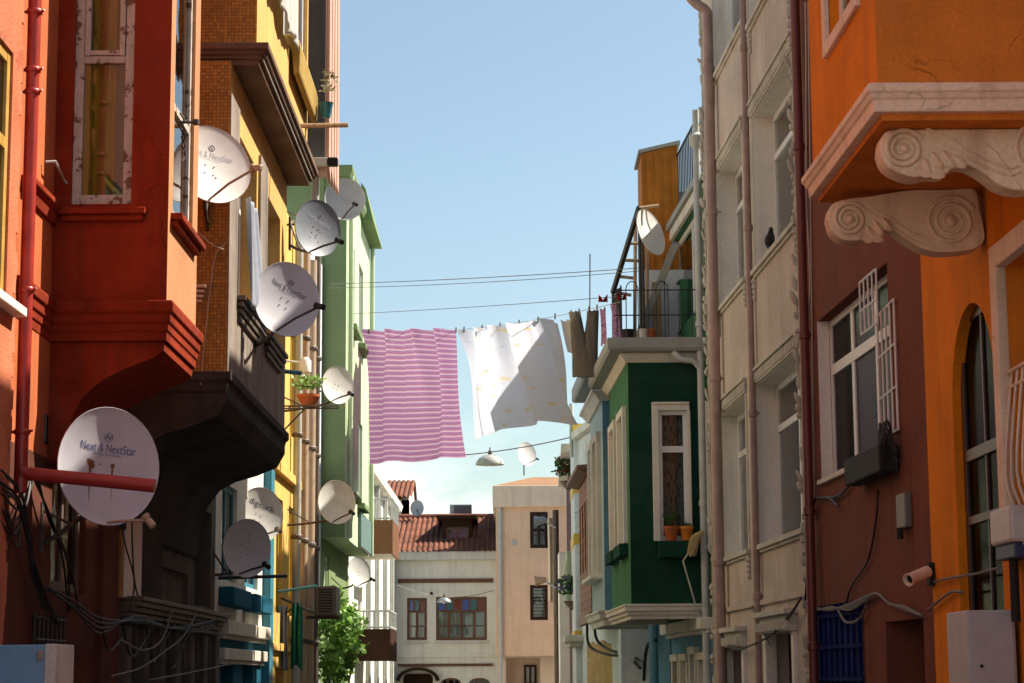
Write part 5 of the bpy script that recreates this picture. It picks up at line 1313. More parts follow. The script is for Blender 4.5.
# ------------------------------------------------------------------ satellite dishes
def text_mesh(body, size, squash=1.0):
    cu = bpy.data.curves.new('lettering', 'FONT'); cu.body = body; cu.size = size; cu.align_x = 'CENTER'; cu.align_y = 'CENTER'; cu.resolution_u = 3
    o = bpy.data.objects.new('lettering', cu); COL.objects.link(o)
    dg = bpy.context.evaluated_depsgraph_get(); me = bpy.data.meshes.new_from_object(o.evaluated_get(dg))
    bpy.data.objects.remove(o); bpy.data.curves.remove(cu)
    bm = bmesh.new(); bm.from_mesh(me)
    bmesh.ops.triangulate(bm, faces=bm.faces)
    V = [(v.co.x, v.co.y * squash) for v in bm.verts]; F = [tuple(v.index for v in f.verts) for f in bm.faces]
    bm.free(); bpy.data.meshes.remove(me); return V, F
DISHES = 'satellite dishes on the house fronts'
def dish(u, v, Y, hgt, yaw, pitch, roll, label, mount, mat='dishwhite', text=None, ink='inkblue', arm=True, stains=(), lnb='black', arm_end=(.20, .50, -.30), aspect=.90, group=DISHES, mast=None):
    c = pt(u, v, Y)
    root = thing('satellite_dish', label, 'satellite dish', c, group)
    Rm = Matrix.Rotation(R_(yaw), 4, 'Z') @ Matrix.Rotation(R_(-pitch), 4, 'X') @ Matrix.Rotation(R_(roll), 4, 'Y')
    Mx = Matrix.Translation(c) @ Rm
    r = hgt / 2; dep = .075 * hgt
    A = Mx @ Matrix.Rotation(math.pi / 2, 4, 'X')       # lathe axis -> local -Y
    prof = [(0.0001, -dep)] + [(r * k / 9, -dep * (1 - (k / 9) ** 2)) for k in range(1, 10)] + [(r * 1.012, .004), (r * 1.02, -.004), (r * 1.01, -.016)] + [(r * k / 9, -dep * (1 - (k / 9) ** 2) - .018) for k in range(8, 0, -1)] + [(0.0001, -dep - .018)]
    m = MB(); m.lathe(prof, A, 40, sx=aspect); refl = m.build('reflector', M[mat], root, smooth=50)
    def surf(x, z, off=.003):
        q = (x / (r * aspect)) ** 2 + (z / r) ** 2
        return Mx @ Vector((x, dep * (1 - q) - off, z))
    if text:
        for body, size, zc, sq in text:
            V, F = text_mesh(body, size * hgt, sq); m = MB(); m.v = [surf(x, z + zc * hgt) for x, z in V]; m.f = F; m.build('lettering', M[ink], root)
        if len(text) > 1:
            m = MB(); zc = text[0][2] * hgt + .095 * hgt
            for rr, a0 in ((.036 * hgt, 0),): 
                m.tube([surf(rr * math.cos(k * math.pi / 10), zc + rr * math.sin(k * math.pi / 10), .002) for k in range(21)], .0022, 4)
            m.tube([surf(-.026 * hgt, zc - .012 * hgt, .002), surf(-.006 * hgt, zc + .018 * hgt, .002), surf(.006 * hgt, zc - .018 * hgt, .002), surf(.026 * hgt, zc + .014 * hgt, .002)], .003, 4)
            m.tube([surf(-.024 * hgt, zc + .016 * hgt, .002), surf(.024 * hgt, zc - .016 * hgt, .002)], .0022, 4)
            m.build('emblem', M[ink], root)
    if stains:
        m = MB()
        for (x, z, rr, L) in stains:
            x *= hgt; z *= hgt; rr *= hgt; L *= hgt
            ring = [surf(x + rr * (1 + .25 * math.sin(k * 2.3)) * math.cos(k * math.pi / 7), z + rr * (1 + .25 * math.cos(k * 3.1)) * math.sin(k * math.pi / 7), .0022) for k in range(14)]
            m.face(ring)
            if L:
                for k in range(6):
                    t0, t1 = k / 6, (k + 1) / 6; w0, w1 = rr * .42 * (1 - t0), rr * .42 * (1 - t1) + .0004
                    m.face([surf(x - w0, z - rr * .5 - L * t0, .0018), surf(x + w0, z - rr * .5 - L * t0, .0018), surf(x + w1, z - rr * .5 - L * t1, .0018), surf(x - w1, z - rr * .5 - L * t1, .0018)])
        m.build('rust_stain', M['rustspot'], root)
    # bolts
    m = MB()
    for x, z in ((-.05, .02), (.05, .02), (-.05, -.09), (.05, -.09)):
        q = surf(x * hgt, z * hgt, .004); m.lathe([(.006, -.004), (.006, .004)], Matrix.Translation(q) @ Rm @ Matrix.Rotation(math.pi / 2, 4, 'X'), 6)
    m.build('bolt', M['rustmetal'], root)['kind'] = 'stuff'
    if arm:
        m = MB(); p0 = Mx @ Vector((0, .05 * hgt, -r * .96)); p2 = Mx @ Vector((arm_end[0] * hgt, -arm_end[1] * hgt, arm_end[2] * hgt)); p1 = Mx @ Vector((arm_end[0] * .4 * hgt, -arm_end[1] * .45 * hgt, (arm_end[2] * .5 - .24) * hgt))
        m.tube([Mx @ Vector((0, dep + .06, -.1 * hgt)), p0, p1, p2], .013, 6); ar = m.build('arm', M['armtan' if lnb == 'tan' else 'rustmetal'], root, smooth=40)
        d = (Mx @ Vector((0, dep * .8, 0)) - p2).normalized()
        m = MB(); q = d.to_track_quat('Z', 'Y').to_matrix().to_4x4()
        m.lathe([(.02, -.07), (.03, -.06), (.03, .0), (.022, .01), (.036, .03), (.038, .05)], Matrix.Translation(p2) @ q, 12); m.build('receiver_head', M['black' if lnb != 'tan' else 'armtan'], ar, smooth=40)
    m = MB(); back = Mx @ Vector((0, dep + .02, -.04 * hgt)); b2 = Mx @ Vector((0, dep + .12, -.06 * hgt))
    m.tube([back, b2], .05, 8)
    if mast: m.tube([b2 + Vector((0, 0, .12)), Vector((b2.x, b2.y, mast))], .022, 8)
    if mount is not None:
        w = Vector(mount)
        m.tube(smooth_path([b2 + Vector((0, 0, .08)), b2 - Vector((0, 0, .18)), (b2 + w) / 2 - Vector((0, 0, .12)), w], 4), .019, 8)
        m.tube([(b2 + w) / 2 - Vector((0, 0, .10)), w + Vector((0, 0, .28))], .012, 6)
        m.box(w.x - .012, w.x + .012, w.y - .05, w.y + .05, w.z - .06, w.z + .34)
    m.build('mount', M['rustmetal'], root, smooth=40)
    return root

NN = [('Next & NextStar', .072, .16, 1.5), ('SATELLITE SYSTEMS', .029, .105, 1.0)]
dish(109, 466, 16.55, .93, 33, 4, 5, 'large pale dish with blue lettering and rust stains behind the red pipe', (XL, 16.75, pt(60, 545, 16.7).z), 'dishlilac', NN, stains=((-.14, .02, .032, .34), (.06, .02, .02, .32), (-.12, -.005, .022, 0), (-.16, .04, .016, 0)), lnb='tan', arm_end=(.30, .22, -.46))
dish(212, 164, 19.25, .85, 30, 20, 12, 'white dish half hidden by the red bay, highest dish on the yellow house', (-2.9, ly0, pt(215, 225, ly0).z), 'dishwhite', NN, 'inkpale', lnb='tan', stains=((.08, -.12, .012, 0), (.2, -.2, .01, 0)), arm_end=(.34, .50, -.26))
dish(287, 299, 21.0, .79, 32, 7, 22, 'lilac grey dish with dark slanted lettering below the yellow house windows', (XB, 21.9, pt(243, 345, 21.8).z), 'dishlilac', NN, 'inkdark', arm_end=(.26, .52, -.14))
dish(318, 228, 24.6, .71, 40, 6, 24, 'blue grey dish darkened for shade with faint print under the far end of the slab', (XB, 25.2, pt(285, 245, 25.2).z), 'dishshade', NN, 'inkpale', stains=((.05, -.15, .012, 0), (.12, -.2, .014, 0), (.1, .0, .012, 0), (-.05, -.2, .011, 0)))
dish(345, 199, 33.0, .72, 12, 10, 8, 'round plain grey dish facing the street in front of the green house top', (XL, 33.2, pt(330, 225, 33.2).z), 'dishgrey', arm=True)
dish(338, 385, 33.0, .62, 36, 8, 26, 'weathered white dish beside the terracotta pot of herbs', (XL, 33.4, pt(318, 410, 33.2).z), 'dishwhite', stains=((.1, .1, .01, 0), (-.1, .05, .012, 0), (.0, -.1, .009, 0)))
dish(337, 502, 34.5, .73, 30, 8, 16, 'white dish half in shadow above the air conditioner', (XL, 34.7, pt(312, 525, 34.7).z), 'dishwhite')
dish(260, 515, 29.8, .80, 34, 6, 20, 'white dish with black lowercase lettering behind a darker dish', (XL, 30.1, pt(235, 545, 30.1).z), 'dishwhite', [('digiturk', .165, .2, 1.0)], 'inkdark', lnb='tan')
dish(247, 548, 26.6, .74, 36, 4, 20, 'dark lilac dish overlapping the white lettered one, in full shade', (XL, 26.4, pt(218, 575, 26.4).z), 'dishlilac', NN, 'inkpale')
dish(359, 572, 43.0, .62, 42, 8, 12, 'small bright white dish above the leafy vine', (XL, 43.2, pt(345, 590, 43.2).z), 'dishwhite')
dish(651, 232, 33.2, .80, 52, 16, 14, 'plain white tilted dish on the roof terrace of the green house', None, 'dishwhite', arm=False, mast=ZT)
dish(527, 454, 73.0, .85, 35, 10, 14, 'tiny white dish on the roof of the peach end house', None, 'dishwhite', mast=pt(527, 475, 73).z)
dish(417, 508, 76.5, .58, -20, 6, -12, 'small blue grey dish on the tiled roof by the dormer', None, 'dishgrey', mast=pt(417, 530, 76.5).z)

# ------------------------------------------------------------------ washing line
LSAG = .19
LA, LB2 = pt(366, 331, 45.3), pt(620, 302, 34.4)
def liney(u):
    lo, hi = 0.0, 1.0
    for _ in range(40):
        t = (lo + hi) / 2; p = LA.lerp(LB2, t); uu = proj(p)[0]
        if uu < u: lo = t
        else: hi = t
    return LA.lerp(LB2, (lo + hi) / 2).y
CI = CAM_M.transposed()
def proj(p):
    d = CI @ (Vector(p) - Vector((0, 0, EYE))); return (512 + FPX * d.x / -d.z, 341.5 - FPX * d.y / -d.z)
tag((lambda mb: (mb.tube(sag(LA, LB2, LSAG, 24), .006, 5), mb.build('clothes_line', M['rope']))[1])(MB()), 'grey washing line strung across the street carrying the sheets', 'clothes line')
LN = Vector((LB2.y - LA.y, -(LB2.x - LA.x), 0)).normalized()
if LN.y > 0: LN = -LN
def hang(name, label, cat, mat, TL, TR, BL, BR, pins, pleat, group=None, nu=90, nv=50, hem=0.0, gather=None, dy=0.0, seed=0, curl=.0):
    rnd = random.Random(seed); ph = [rnd.uniform(0, 6.28) for _ in range(6)]; L = abs(TR[0] - TL[0])
    def fn(i, j):
        jj = 1 - j                                       # j=1 top
        u = (TL[0] + (TR[0] - TL[0]) * i) * (1 - jj) + (BL[0] + (BR[0] - BL[0]) * i) * jj
        v = (TL[1] + (TR[1] - TL[1]) * i) * (1 - jj) + (BL[1] + (BR[1] - BL[1]) * i) * jj
        k = i * pins; fr = abs(math.sin(math.pi * k)); v += 2.2 * fr * (1 - jj) ** 6          # dips between the pegs
        v += hem * math.sin(math.pi * i) * jj ** 2 + 1.2 * math.sin(i * 13 + ph[0]) * jj ** 3
        y = liney(TL[0] + (TR[0] - TL[0]) * i)
        p = pt(u, v, y)
        drape = (1 - jj) ** .5
        d = pleat * ((.45 + .55 * drape) * math.sin(i * 2 * math.pi * pins * .5 + ph[1] + .5 * jj) + .6 * math.sin(i * 21 + ph[2] + 1.4 * jj) * (.6 + .4 * drape) + .35 * math.sin(i * 47 + ph[3] + jj * 2) * drape + .25 * math.sin(i * 7 + jj * 5 + ph[4]))
        # creases fanning out from each peg
        f = (k % 1.0); f = min(f, 1 - f); d += pleat * 1.4 * math.exp(-(f / (.06 + .22 * jj)) ** 2) * math.exp(-jj * 3)
        d += curl * jj * jj
        return p + LN * (d + dy)
    m = MB(); m.grid(fn, nu, nv); o = m.build(name, M[mat], None, smooth=180, keep_normals=True)
    c = pt((TL[0] + TR[0]) / 2, TL[1], liney((TL[0] + TR[0]) / 2)); 
    for vx in o.data.vertices: vx.co -= c
    o.location = c
    return tag(o, label, cat, group)
GRP = 'laundry on the line across the street'
hang('bed_sheet', 'pink and purple striped bed sheet hanging on the line', 'bed sheet', 'sheetpink', (367.5, 329), (457.5, 328), (367.5, 463), (467, 456), 3.5, .12, GRP, hem=1.5, seed=3)
hang('bed_sheet', 'white sheet with faint yellow flowers, half in shadow on the line', 'bed sheet', 'sheetwhite', (463, 330), (556, 319), (474, 440), (581, 425), 5, .17, GRP, hem=-9, seed=11, curl=-.05)
hang('white_cloth', 'small plain white cloth between the flowered sheet and the trousers', 'laundry', 'whitecloth', (553, 319), (571, 319), (561, 353), (581, 354), 1.5, .04, GRP, nu=24, nv=20, dy=-.12, seed=5)
for i, (a, b, c_, d_) in enumerate([((599.5, 308), (607, 307), (600.5, 345), (608, 345)), ((618.5, 304), (627, 303), (620, 341), (631, 340))]):
    hang('pillow_case', ['pink floral pillow case hanging beside the trousers', 'pink floral pillow case hanging just behind the shade net'][i], 'pillow case', 'pinkfloral', a, b, c_, d_, 1, .02, GRP, nu=14, nv=16, seed=20 + i, dy=.0 if i == 0 else .15)
    q = [(603, 299), (622, 297)][i]; y = liney(q[0]); m = MB()
    for s in (-1, 1):
        m.grid(lambda a_, b_: tuple(pt(q[0] + s * 4.5 * a_, q[1] - 3 * a_ + 8 * (b_ - .5) * (a_ * .8 + .25) + 2, y) + Vector((0, .03 * math.sin(a_ * 9 + b_ * 5), 0))), 6, 5)
    tag(m.build('red_cloth', M['redcloth'], None, smooth=180, solid=.004), ['red cloth knotted on the line over the outer pillow case', 'red cloth knotted on the line over the inner pillow case'][i], 'cloth', GRP)
# trousers hung by the hems
m = MB()
def leg(pts, ws, th):
    n0 = len(m.v); seg = 14
    for (u, v), w in zip(pts, ws):
        c = pt(u, v, liney(585)); wx = w * c.y / FPX
        for k in range(seg):
            a = 2 * math.pi * k / seg; m.v.append(c + Vector((wx * math.cos(a), th * math.sin(a) + .025 * math.sin(k * 2.1 + v * .3), .01 * math.sin(k * 3))))
    for i in range(len(pts) - 1):
        for k in range(seg): kk = (k + 1) % seg; m.f.append((n0 + i * seg + k, n0 + i * seg + kk, n0 + (i + 1) * seg + kk, n0 + (i + 1) * seg + k))
leg([(574.5, 312), (576, 320), (577.5, 332), (579.5, 345), (582, 355), (584.5, 366), (585, 377)], [6, 6.3, 7, 8, 10, 12.5, 12.8], .07)
leg([(593, 311), (592.6, 320), (591.5, 332), (590.5, 345), (588.5, 355), (586, 366), (585.4, 376)], [6, 6.2, 6.8, 7.6, 9.5, 12, 12.4], .065)
tag(m.build('trousers', M['trouser'], None, smooth=180), 'taupe trousers hung upside down by the hems on the line', 'trousers', GRP)
m = MB()
pegs = []
for u in (369, 393, 417, 443, 456, 464, 482, 500, 519, 538, 555, 571, 579, 589, 597):
    y = liney(u); t = (y - LA.y) / (LB2.y - LA.y); p = LA.lerp(LB2, t); p.z -= LSAG * 4 * t * (1 - t)
    pm = MB(); pm.box(p.x - .012, p.x + .012, p.y - .018, p.y + .018, p.z - .05, p.z + .05); o = pm.build('clothes_peg', M['wood']); pegs.append(o)
    tag(o, 'small brown wooden peg clipping laundry to the washing line', 'peg', 'pegs on the washing line')

# ------------------------------------------------------------------ overhead wires and hanging lamps
def cable(name, label, a, b, s, r, mat, cat='cable', group=None):
    m = MB(); m.tube(sag(a, b, s, 20), r, 5); return tag(m.build(name, M[mat]), label, cat, group)
cable('overhead_wire', 'upper thin wire crossing the sky above the laundry', pt(330, 284, 40), pt(640, 268, 34), .03, .007, 'greycable')
cable('overhead_wire', 'second thin wire crossing the sky just under the upper one', pt(330, 288, 40.5), pt(640, 271, 34.3), .05, .006, 'greycable')
cable('overhead_wire', 'lower thin wire crossing just above the bed sheets', pt(350, 314, 42), pt(625, 296, 34.5), .02, .006, 'greycable')
ca, cb = pt(374, 457, 51), pt(576, 436, 50.7)
cable('lamp_cable', 'cable carrying the pale dome lamp over the street', ca, cb, .18, .014, 'greycable')
def lamp(u, v, Y, w, label):
    c = pt(u, v, Y); t = thing('hanging_street_lamp', label, 'street lamp', c, 'dome lamps hung over the street')
    r = w / 2
    m = MB(); m.lathe([(r, -.02), (r * .98, .03), (r * .8, r * .36), (r * .45, r * .58), (r * .16, r * .66), (0.001, r * .68)], Matrix.Translation(c), 24); m.build('shade', M['tin'] if Y > 60 else paint('lamp shade enamel', (.42, .41, .37), rough=.5), t, smooth=60, solid=.01)
    m = MB(); m.lathe([(.02, r * .64), (.05, r * .66), (.045, r * .9), (.015, r * .95), (.015, r * 1.15)], Matrix.Translation(c), 10); m.build('fitting', M['rustmetal'], t, smooth=40)
    m = MB(); m.lathe([(.001, -.06), (.06, -.03), (.07, .05), (.04, .12)], Matrix.Translation(c), 12); m.build('bulb', M['whitep'], t, smooth=60)
lamp(490, 464, 50.9, .70, 'pale dome street lamp hanging against the sky below the white sheet')
cable('lamp_cable', 'thin cable carrying the small dome lamp in front of the white house', pt(397, 585, 66), pt(494, 590, 68.8), .30, .012, 'greycable')
lamp(444, 602, 67.2, .46, 'small zinc dome lamp hanging in front of the stained glass window')
m = MB(); q0, q1 = pt(589.5, 378, 41), pt(590, 254, 41); m.tube([q0, q1], .013, 6); tag(m.build('aerial_mast', M['rustmetal']), 'thin bare aerial mast rising beside the trousers', 'mast')

# ------------------------------------------------------------------ left side things
q0 = UW.hit(267, 6)[0]; q1 = UW.hit(289, 46)[0]
m = MB()
def cl(i, j):
    s = q0 + (q1 - q0) * i; zb = UW.hit(288, 50)[1] + .05 * math.sin(i * 9); zt = 10.0
    return UW.p(s, zb + (zt - zb) * j, .07 + .02 * math.sin(i * 19 + j) + .012 * math.sin(i * 41 + j * 4) + .03 * (1 - j))
m.grid(cl, 60, 30); tag(m.build('white_blanket', M['whitecloth'], None, smooth=180, solid=.008), 'white knitted blanket hung out of the upper yellow house window', 'blanket')
a0, a1 = UW.hit(289, 60)[0], uy1 - .02
zf = UW.hit(291, 47)[1]
m = MB(); m.prism(Wall(UW.p(a0, 0).xy, (1, 0), (0, -1)), [(-.16, zf - .02), (-.16, zf + .09), (.02, zf + .10), (.10, zf + .06), (.13, zf - .06), (.12, zf - .36), (.05, zf - .38), (.02, zf - .06)], 0, -(a1 - a0))
tag(m.build('foam_mattress', M['foam'], None, bev=.03), 'yellow foam mattress draped over the sill below the blue reflecting window', 'mattress')
p_ = UW.p(a1 - .1, zf - .33, .24); t = thing('potted_plant', 'teal pot with a dry sprig at the far end of the foam mattress', 'potted plant', p_)
m = MB(); m.lathe([(.05, 0), (.08, .16), (.09, .18), (.07, .18), (.05, .04)], Matrix.Translation(p_), 14); m.build('pot', M['tealpaint'], t, smooth=50)
def sprig(mb, c, n, hgt, spread, leaf, rnd, up=1.0):
    for k in range(n):
        a = rnd.uniform(0, 6.28); h_ = hgt * rnd.uniform(.35, 1); sp = spread * rnd.uniform(.2, 1)
        p = Vector(c) + Vector((math.cos(a) * sp, math.sin(a) * sp, h_ * up))
        ax = Vector((rnd.uniform(-1, 1), rnd.uniform(-1, 1), rnd.uniform(-.3, 1))).normalized(); sd = ax.orthogonal().normalized() * leaf * .4
        mb.face([p, p + ax * leaf * .5 + sd, p + ax * leaf, p + ax * leaf * .5 - sd])
rn = random.Random(4)
m = MB(); sprig(m, p_ + Vector((0, 0, .15)), 40, .45, .12, .07, rn); m.build('foliage', leafmat('dry leaf', (.22, .19, .09)), t)
# pale blue cloth at the lower window
m = MB(); b0, b1 = LB.hit(237, 270)[0], LB.hit(247, 270)[0]
def cl2(i, j):
    zt, zb = LB.hit(240, 200)[1], LB.hit(240, 312)[1]; w = .7 + .3 * (1 - j)
    return LB.p(b0 + (b1 - b0) * i * (1.25 - .4 * j), zb + (zt - zb) * j + .1 * i * (1 - j), .09 + .03 * math.sin(i * 14 + j * 2) + .05 * (1 - j))
m.grid(cl2, 30, 24); tag(m.build('hanging_cloth', M['bluecloth'], None, smooth=180, solid=.006), 'pale blue cloth hanging from the lower yellow house window', 'cloth')
# herb pot on an iron rack
Yr = 32.6; ra, rb = pt(297, 406, Yr), pt(337, 408, Yr)
m = MB()
for dy in (0, .3): m.tube([(XL + .02, Yr + dy, ra.z), (rb.x, Yr + dy, ra.z)], .014, 6)
for k in range(7): x = XL + .1 + (rb.x - XL - .1) * k / 6; m.tube([(x, Yr, ra.z), (x, Yr + .3, ra.z)], .01, 5)
m.tube([(XL + .02, Yr, ra.z - .55), (XL + .55, Yr, ra.z)], .014, 6); m.tube([(XL + .35, Yr, ra.z), (XL + .35, Yr, ra.z + .32), (rb.x - .3, Yr, ra.z + .3)], .008, 5)
tag(m.build('iron_rack', M['rustmetal']), 'rusty iron wall rack carrying the terracotta herb pot', 'rack')
pc = Vector((pt(307.5, 400, Yr).x, Yr + .15, ra.z + .015)); t = thing('potted_plant', 'terracotta bowl of green herbs on the iron rack', 'potted plant', pc)
m = MB(); m.lathe([(.10, 0), (.17, .13), (.185, .14), (.185, .18), (.165, .18), (.15, .14), (.02, .13)], Matrix.Translation(pc), 20); m.build('pot', M['terracotta'], t, smooth=40)
m = MB(); sprig(m, pc + Vector((0, 0, .15)), 170, .30, .24, .075, rn); m.build('foliage', M['leaf'], t)
m = MB(); q = pt(292, 372, 31); m.tube([pt(281, 371, 26.4), pt(301, 373, 26.6)], .03, 6); tag(m.build('clothes_rod', M['tealpaint']), 'short teal rod sticking out above the herb pot', 'rod')
q = pt(305, 366, 33.5); t = thing('wall_lamp', 'small white wall lamp above the herb pot', 'wall lamp', q)
m = MB(); m.lathe([(.07, -.12), (.10, -.1), (.10, .08), (.05, .14)], Matrix.Translation(q), 14); m.build('shade', M['whitepvc'], t, smooth=50)
m = MB(); m.tube([q + Vector((0, 0, .05)), Vector((XL, q.y, q.z + .1))], .02, 6); m.build('arm', M['whitepvc'], t)
# rods with laundry low down
Yq = 33.5
m = MB(); m.tube([(XL + .02, Yq, pt(265, 592, Yq).z), (pt(317, 586, Yq).x, Yq, pt(317, 586, Yq).z)], .022, 8); tag(m.build('clothes_rod', M['tealpaint']), 'long pale teal rod above the white shirt and green towel', 'rod')
m = MB(); m.tube([(XL + .02, Yq + .4, pt(268, 597, Yq).z), (pt(312, 612, Yq).x, Yq + .4, pt(312, 612, Yq).z)], .02, 8); m.tube([(XL + .3, Yq + .4, pt(280, 602, Yq).z), (XL + .02, Yq + .4, pt(268, 618, Yq).z)], .014, 6); tag(m.build('clothes_rod', M['blackmetal']), 'black sloping rod that carries the pale shirt and green towel', 'rod')
m = MB(); m.tube([(XL + .02, 26.7, pt(228, 578, 26.7).z), (pt(287, 576, 26.9).x, 26.9, pt(287, 576, 26.9).z)], .022, 8); tag(m.build('clothes_rod', M['blackmetal']), 'black rod with end caps under the dark lilac dish', 'rod')
def hangcloth(name, label, cat, mat, u0, u1, v0, v1, Y, seed):
    rnd = random.Random(seed); a, b = rnd.uniform(0, 6), rnd.uniform(0, 6)
    m = MB(); P0, P1 = pt(u0, v0, Y), pt(u1, v0, Y); zb = pt(u0, v1, Y).z
    m.grid(lambda i, j: (P0.x + (P1.x - P0.x) * (.5 + (i - .5) * (.9 + .1 * math.cos(j * 3 + a))), Y + .05 * math.sin(i * 15 + a) + .03 * math.sin(j * 5 + b + i * 4), zb + (P0.z - zb) * j + .05 * math.sin(i * 5 + a) * (1 - j)), 24, 24)
    tag(m.build(name, M[mat], None, smooth=180, solid=.006), label, cat)
hangcloth('shirt', 'pale lilac white shirt hanging low by the yellow wall', 'shirt', 'bluecloth', 276, 289, 606, 668, 33.9, 1)
hangcloth('towel', 'dark green towel hanging beside the pale shirt', 'towel', 'greencloth', 291, 303, 604, 668, 33.9, 2)
# air conditioner
Ya = 36.0; a = side_wall(Ya).rect(316, 586, 336, 615)
t = thing('air_conditioner', 'dark air conditioner box on a bracket above the vine', 'air conditioner', ((a[0] + a[1]) / 2, Ya, a[2]))
m = MB(); m.box(a[0], a[1], Ya, Ya + .8, a[2], a[3]); m.build('casing', paint('conditioner casing', (.12, .12, .115), rough=.5), t, bev=.02)
m = MB()
for k in range(9): z = a[2] + .05 + (a[3] - a[2] - .12) * k / 8; m.box(a[0] + .04, a[1] - .06, Ya - .012, Ya + .005, z, z + .022)
m.build('vent_slat', M['black'], t)['kind'] = 'stuff'
m = MB(); m.box(XL - .0, a[1], Ya + .1, Ya + .14, a[2] - .05, a[2] - .005); m.box(XL, a[1], Ya + .6, Ya + .64, a[2] - .05, a[2] - .005); m.build('bracket', M['rustmetal'], t)
# vine
VY = 40.3
vb = Vector((pt(338, 640, VY).x, VY, gz(VY))); t = thing('climbing_vine', 'bright green leafy vine climbing below the small white dish', 'vine', vb)
rn = random.Random(9)
m = MB(); lm = MB(); stems = []
for k in range(9):
    base = vb + Vector((rn.uniform(-.3, .2), rn.uniform(-.2, .3), 0)); P = [base]
    tgt = pt(rn.uniform(328, 352), rn.uniform(596, 640), VY + rn.uniform(-.3, .4))
    P += [base.lerp(tgt, .4) + Vector((rn.uniform(-.15, .15), rn.uniform(-.2, .2), 0)), base.lerp(tgt, .75) + Vector((rn.uniform(-.2, .2), rn.uniform(-.2, .2), .1)), tgt]
    P = smooth_path(P, 6); m.tube(P, [.025 - .018 * i / len(P) for i in range(len(P))], 5)
    stems.append(P)
m.build('stem', M['oldwood'], t, smooth=60)
def leafpoly(mb, p, L, rnd):
    ax = Vector((rnd.uniform(-1, 1), rnd.uniform(-1, .3), rnd.uniform(-1, .4))).normalized(); sd = ax.cross(Vector((rnd.uniform(-1, 1), rnd.uniform(-1, 1), rnd.uniform(-1, 1)))).normalized(); nrm = ax.cross(sd) * L * .08
    mb.face([p, p + ax * L * .25 + sd * L * .38 + nrm, p + ax * L * .55 + sd * L * .42, p + ax * L]); mb.face([p, p + ax * L, p + ax * L * .55 - sd * L * .42, p + ax * L * .25 - sd * L * .38 + nrm])
cl_ = [(pt(rn.uniform(323, 361), 0, 38).x, 38 + rn.uniform(-.5, .8), 0) for _ in range(1)]
for k in range(52):
    u, v = rn.gauss(341, 10), rn.gauss(638, 20)
    if v < 598 + abs(u - 338) * .9: v += 18
    u = min(max(u, 324), 356); c = pt(u, min(v, 674), VY + rn.uniform(-.6, .6)); rr = rn.uniform(.10, .34)
    for i in range(40):
        d = Vector((rn.gauss(0, 1), rn.gauss(0, 1), rn.gauss(0, 1))).normalized() * rr * rn.uniform(.3, 1.1); leafpoly(lm, c + d, rn.uniform(.05, .15), rn)
lm.build('foliage', M['leaf'], t)
# cabinets, boxes, cables at the lower left
q = side_wall(15.0).rect(-20, 645, 55, 700)
t = thing('steel_cabinet', 'light blue steel cabinet with a white edge in the bottom left corner', 'cabinet', (-3.5, 15, gz(15)))
m = MB(); m.box(XL + .06, q[1] - .08, 15.0, 15.6, gz(15), q[3]); m.build('body', M['bluebox'], t, bev=.01)
m = MB(); m.box(q[1] - .079, q[1], 14.99, 15.61, gz(15), q[3] + .005); m.build('edge_post', M['whitep'], t, bev=.006)
m = MB(); z = pt(40, 655, 15).z; m.box(q[1] - .13, q[1] - .09, 14.975, 15.0, z - .03, z + .03); m.build('latch', M['armtan'], t, bev=.004)
q = side_wall(16.9).rect(28, 414, 42, 447); bxj = LW
t = thing('junction_box', 'dark grey junction box beside the red drainpipe', 'junction box', LW.p(16.85, q[2], .0))
m = MB(); m.box(XL, q[1], 16.75, 17.0, q[2], q[3]); m.build('box', M['greyslab'], t, bev=.012)
m = MB(); m.box(XL + .02, q[1] - .015, 16.738, 16.749, q[2] + .02, q[3] - .02); m.build('lid', M['greyslab'], t, bev=.004)
def tangle(name, label, pts_list, r, mat):
    m = MB()
    for P in pts_list: m.tube(smooth_path(P, 6), r * random.uniform(.8, 1.15), 5)
    return tag(m.build(name, M[mat], None, smooth=60), label, 'cables')
rn = random.Random(21)
def lw_pts(uv, d): return [(lambda s: LW.p(s[0], s[1], d + rn.uniform(-.02, .03)))(LW.hit(u, v, d)) for u, v in uv]
tangle('cable_bundle', 'black cables tangled under the elbow of the red drainpipe', [lw_pts([(3, 470 + 6 * k), (18, 490 + 4 * k), (26 + 2 * k, 520 + 9 * k), (30 + 3 * k, 570 + 6 * k), (44 + 4 * k, 608 + 5 * k)], .08) for k in range(5)] + [lw_pts([(2, 492 + 9 * k), (14, 510 + 12 * k), (22, 500 + 6 * k), (30, 482)], .06) for k in range(4)] + [lw_pts([(36, 480), (48, 520), (60 + 5 * k, 560), (66 + 5 * k, 612)], .05) for k in range(3)], .010, 'cable')
tangle('cable_bundle', 'loose cables looping along the rotten timber cornice', [lw_pts([(46, 588), (72, 600 + 3 * k), (100, 618 + 5 * k), (135, 622 - 2 * k), (170, 628), (205, 622 + 3 * k), (232, 612)], .16) for k in range(4)] + [lw_pts([(98 + 22 * k, 618), (106 + 22 * k, 650 + 6 * k), (120 + 22 * k, 640), (130 + 22 * k, 622)], .14) for k in range(4)] + [lw_pts([(120, 500), (126, 540), (132, 580), (128, 610)], .12), lw_pts([(132, 500), (130, 545), (138, 590), (150, 618)], .12)], .009, 'cable')
tangle('cable_bundle', 'pale grey wires sagging across the dark arches at the bottom', [lw_pts([(112, 676), (140, 668), (165, 652), (185, 636), (196, 615)], .2), lw_pts([(118, 640), (140, 650), (160, 640), (172, 610)], .2), lw_pts([(150, 680), (190, 672), (230, 664)], .2)], .008, 'greycable')
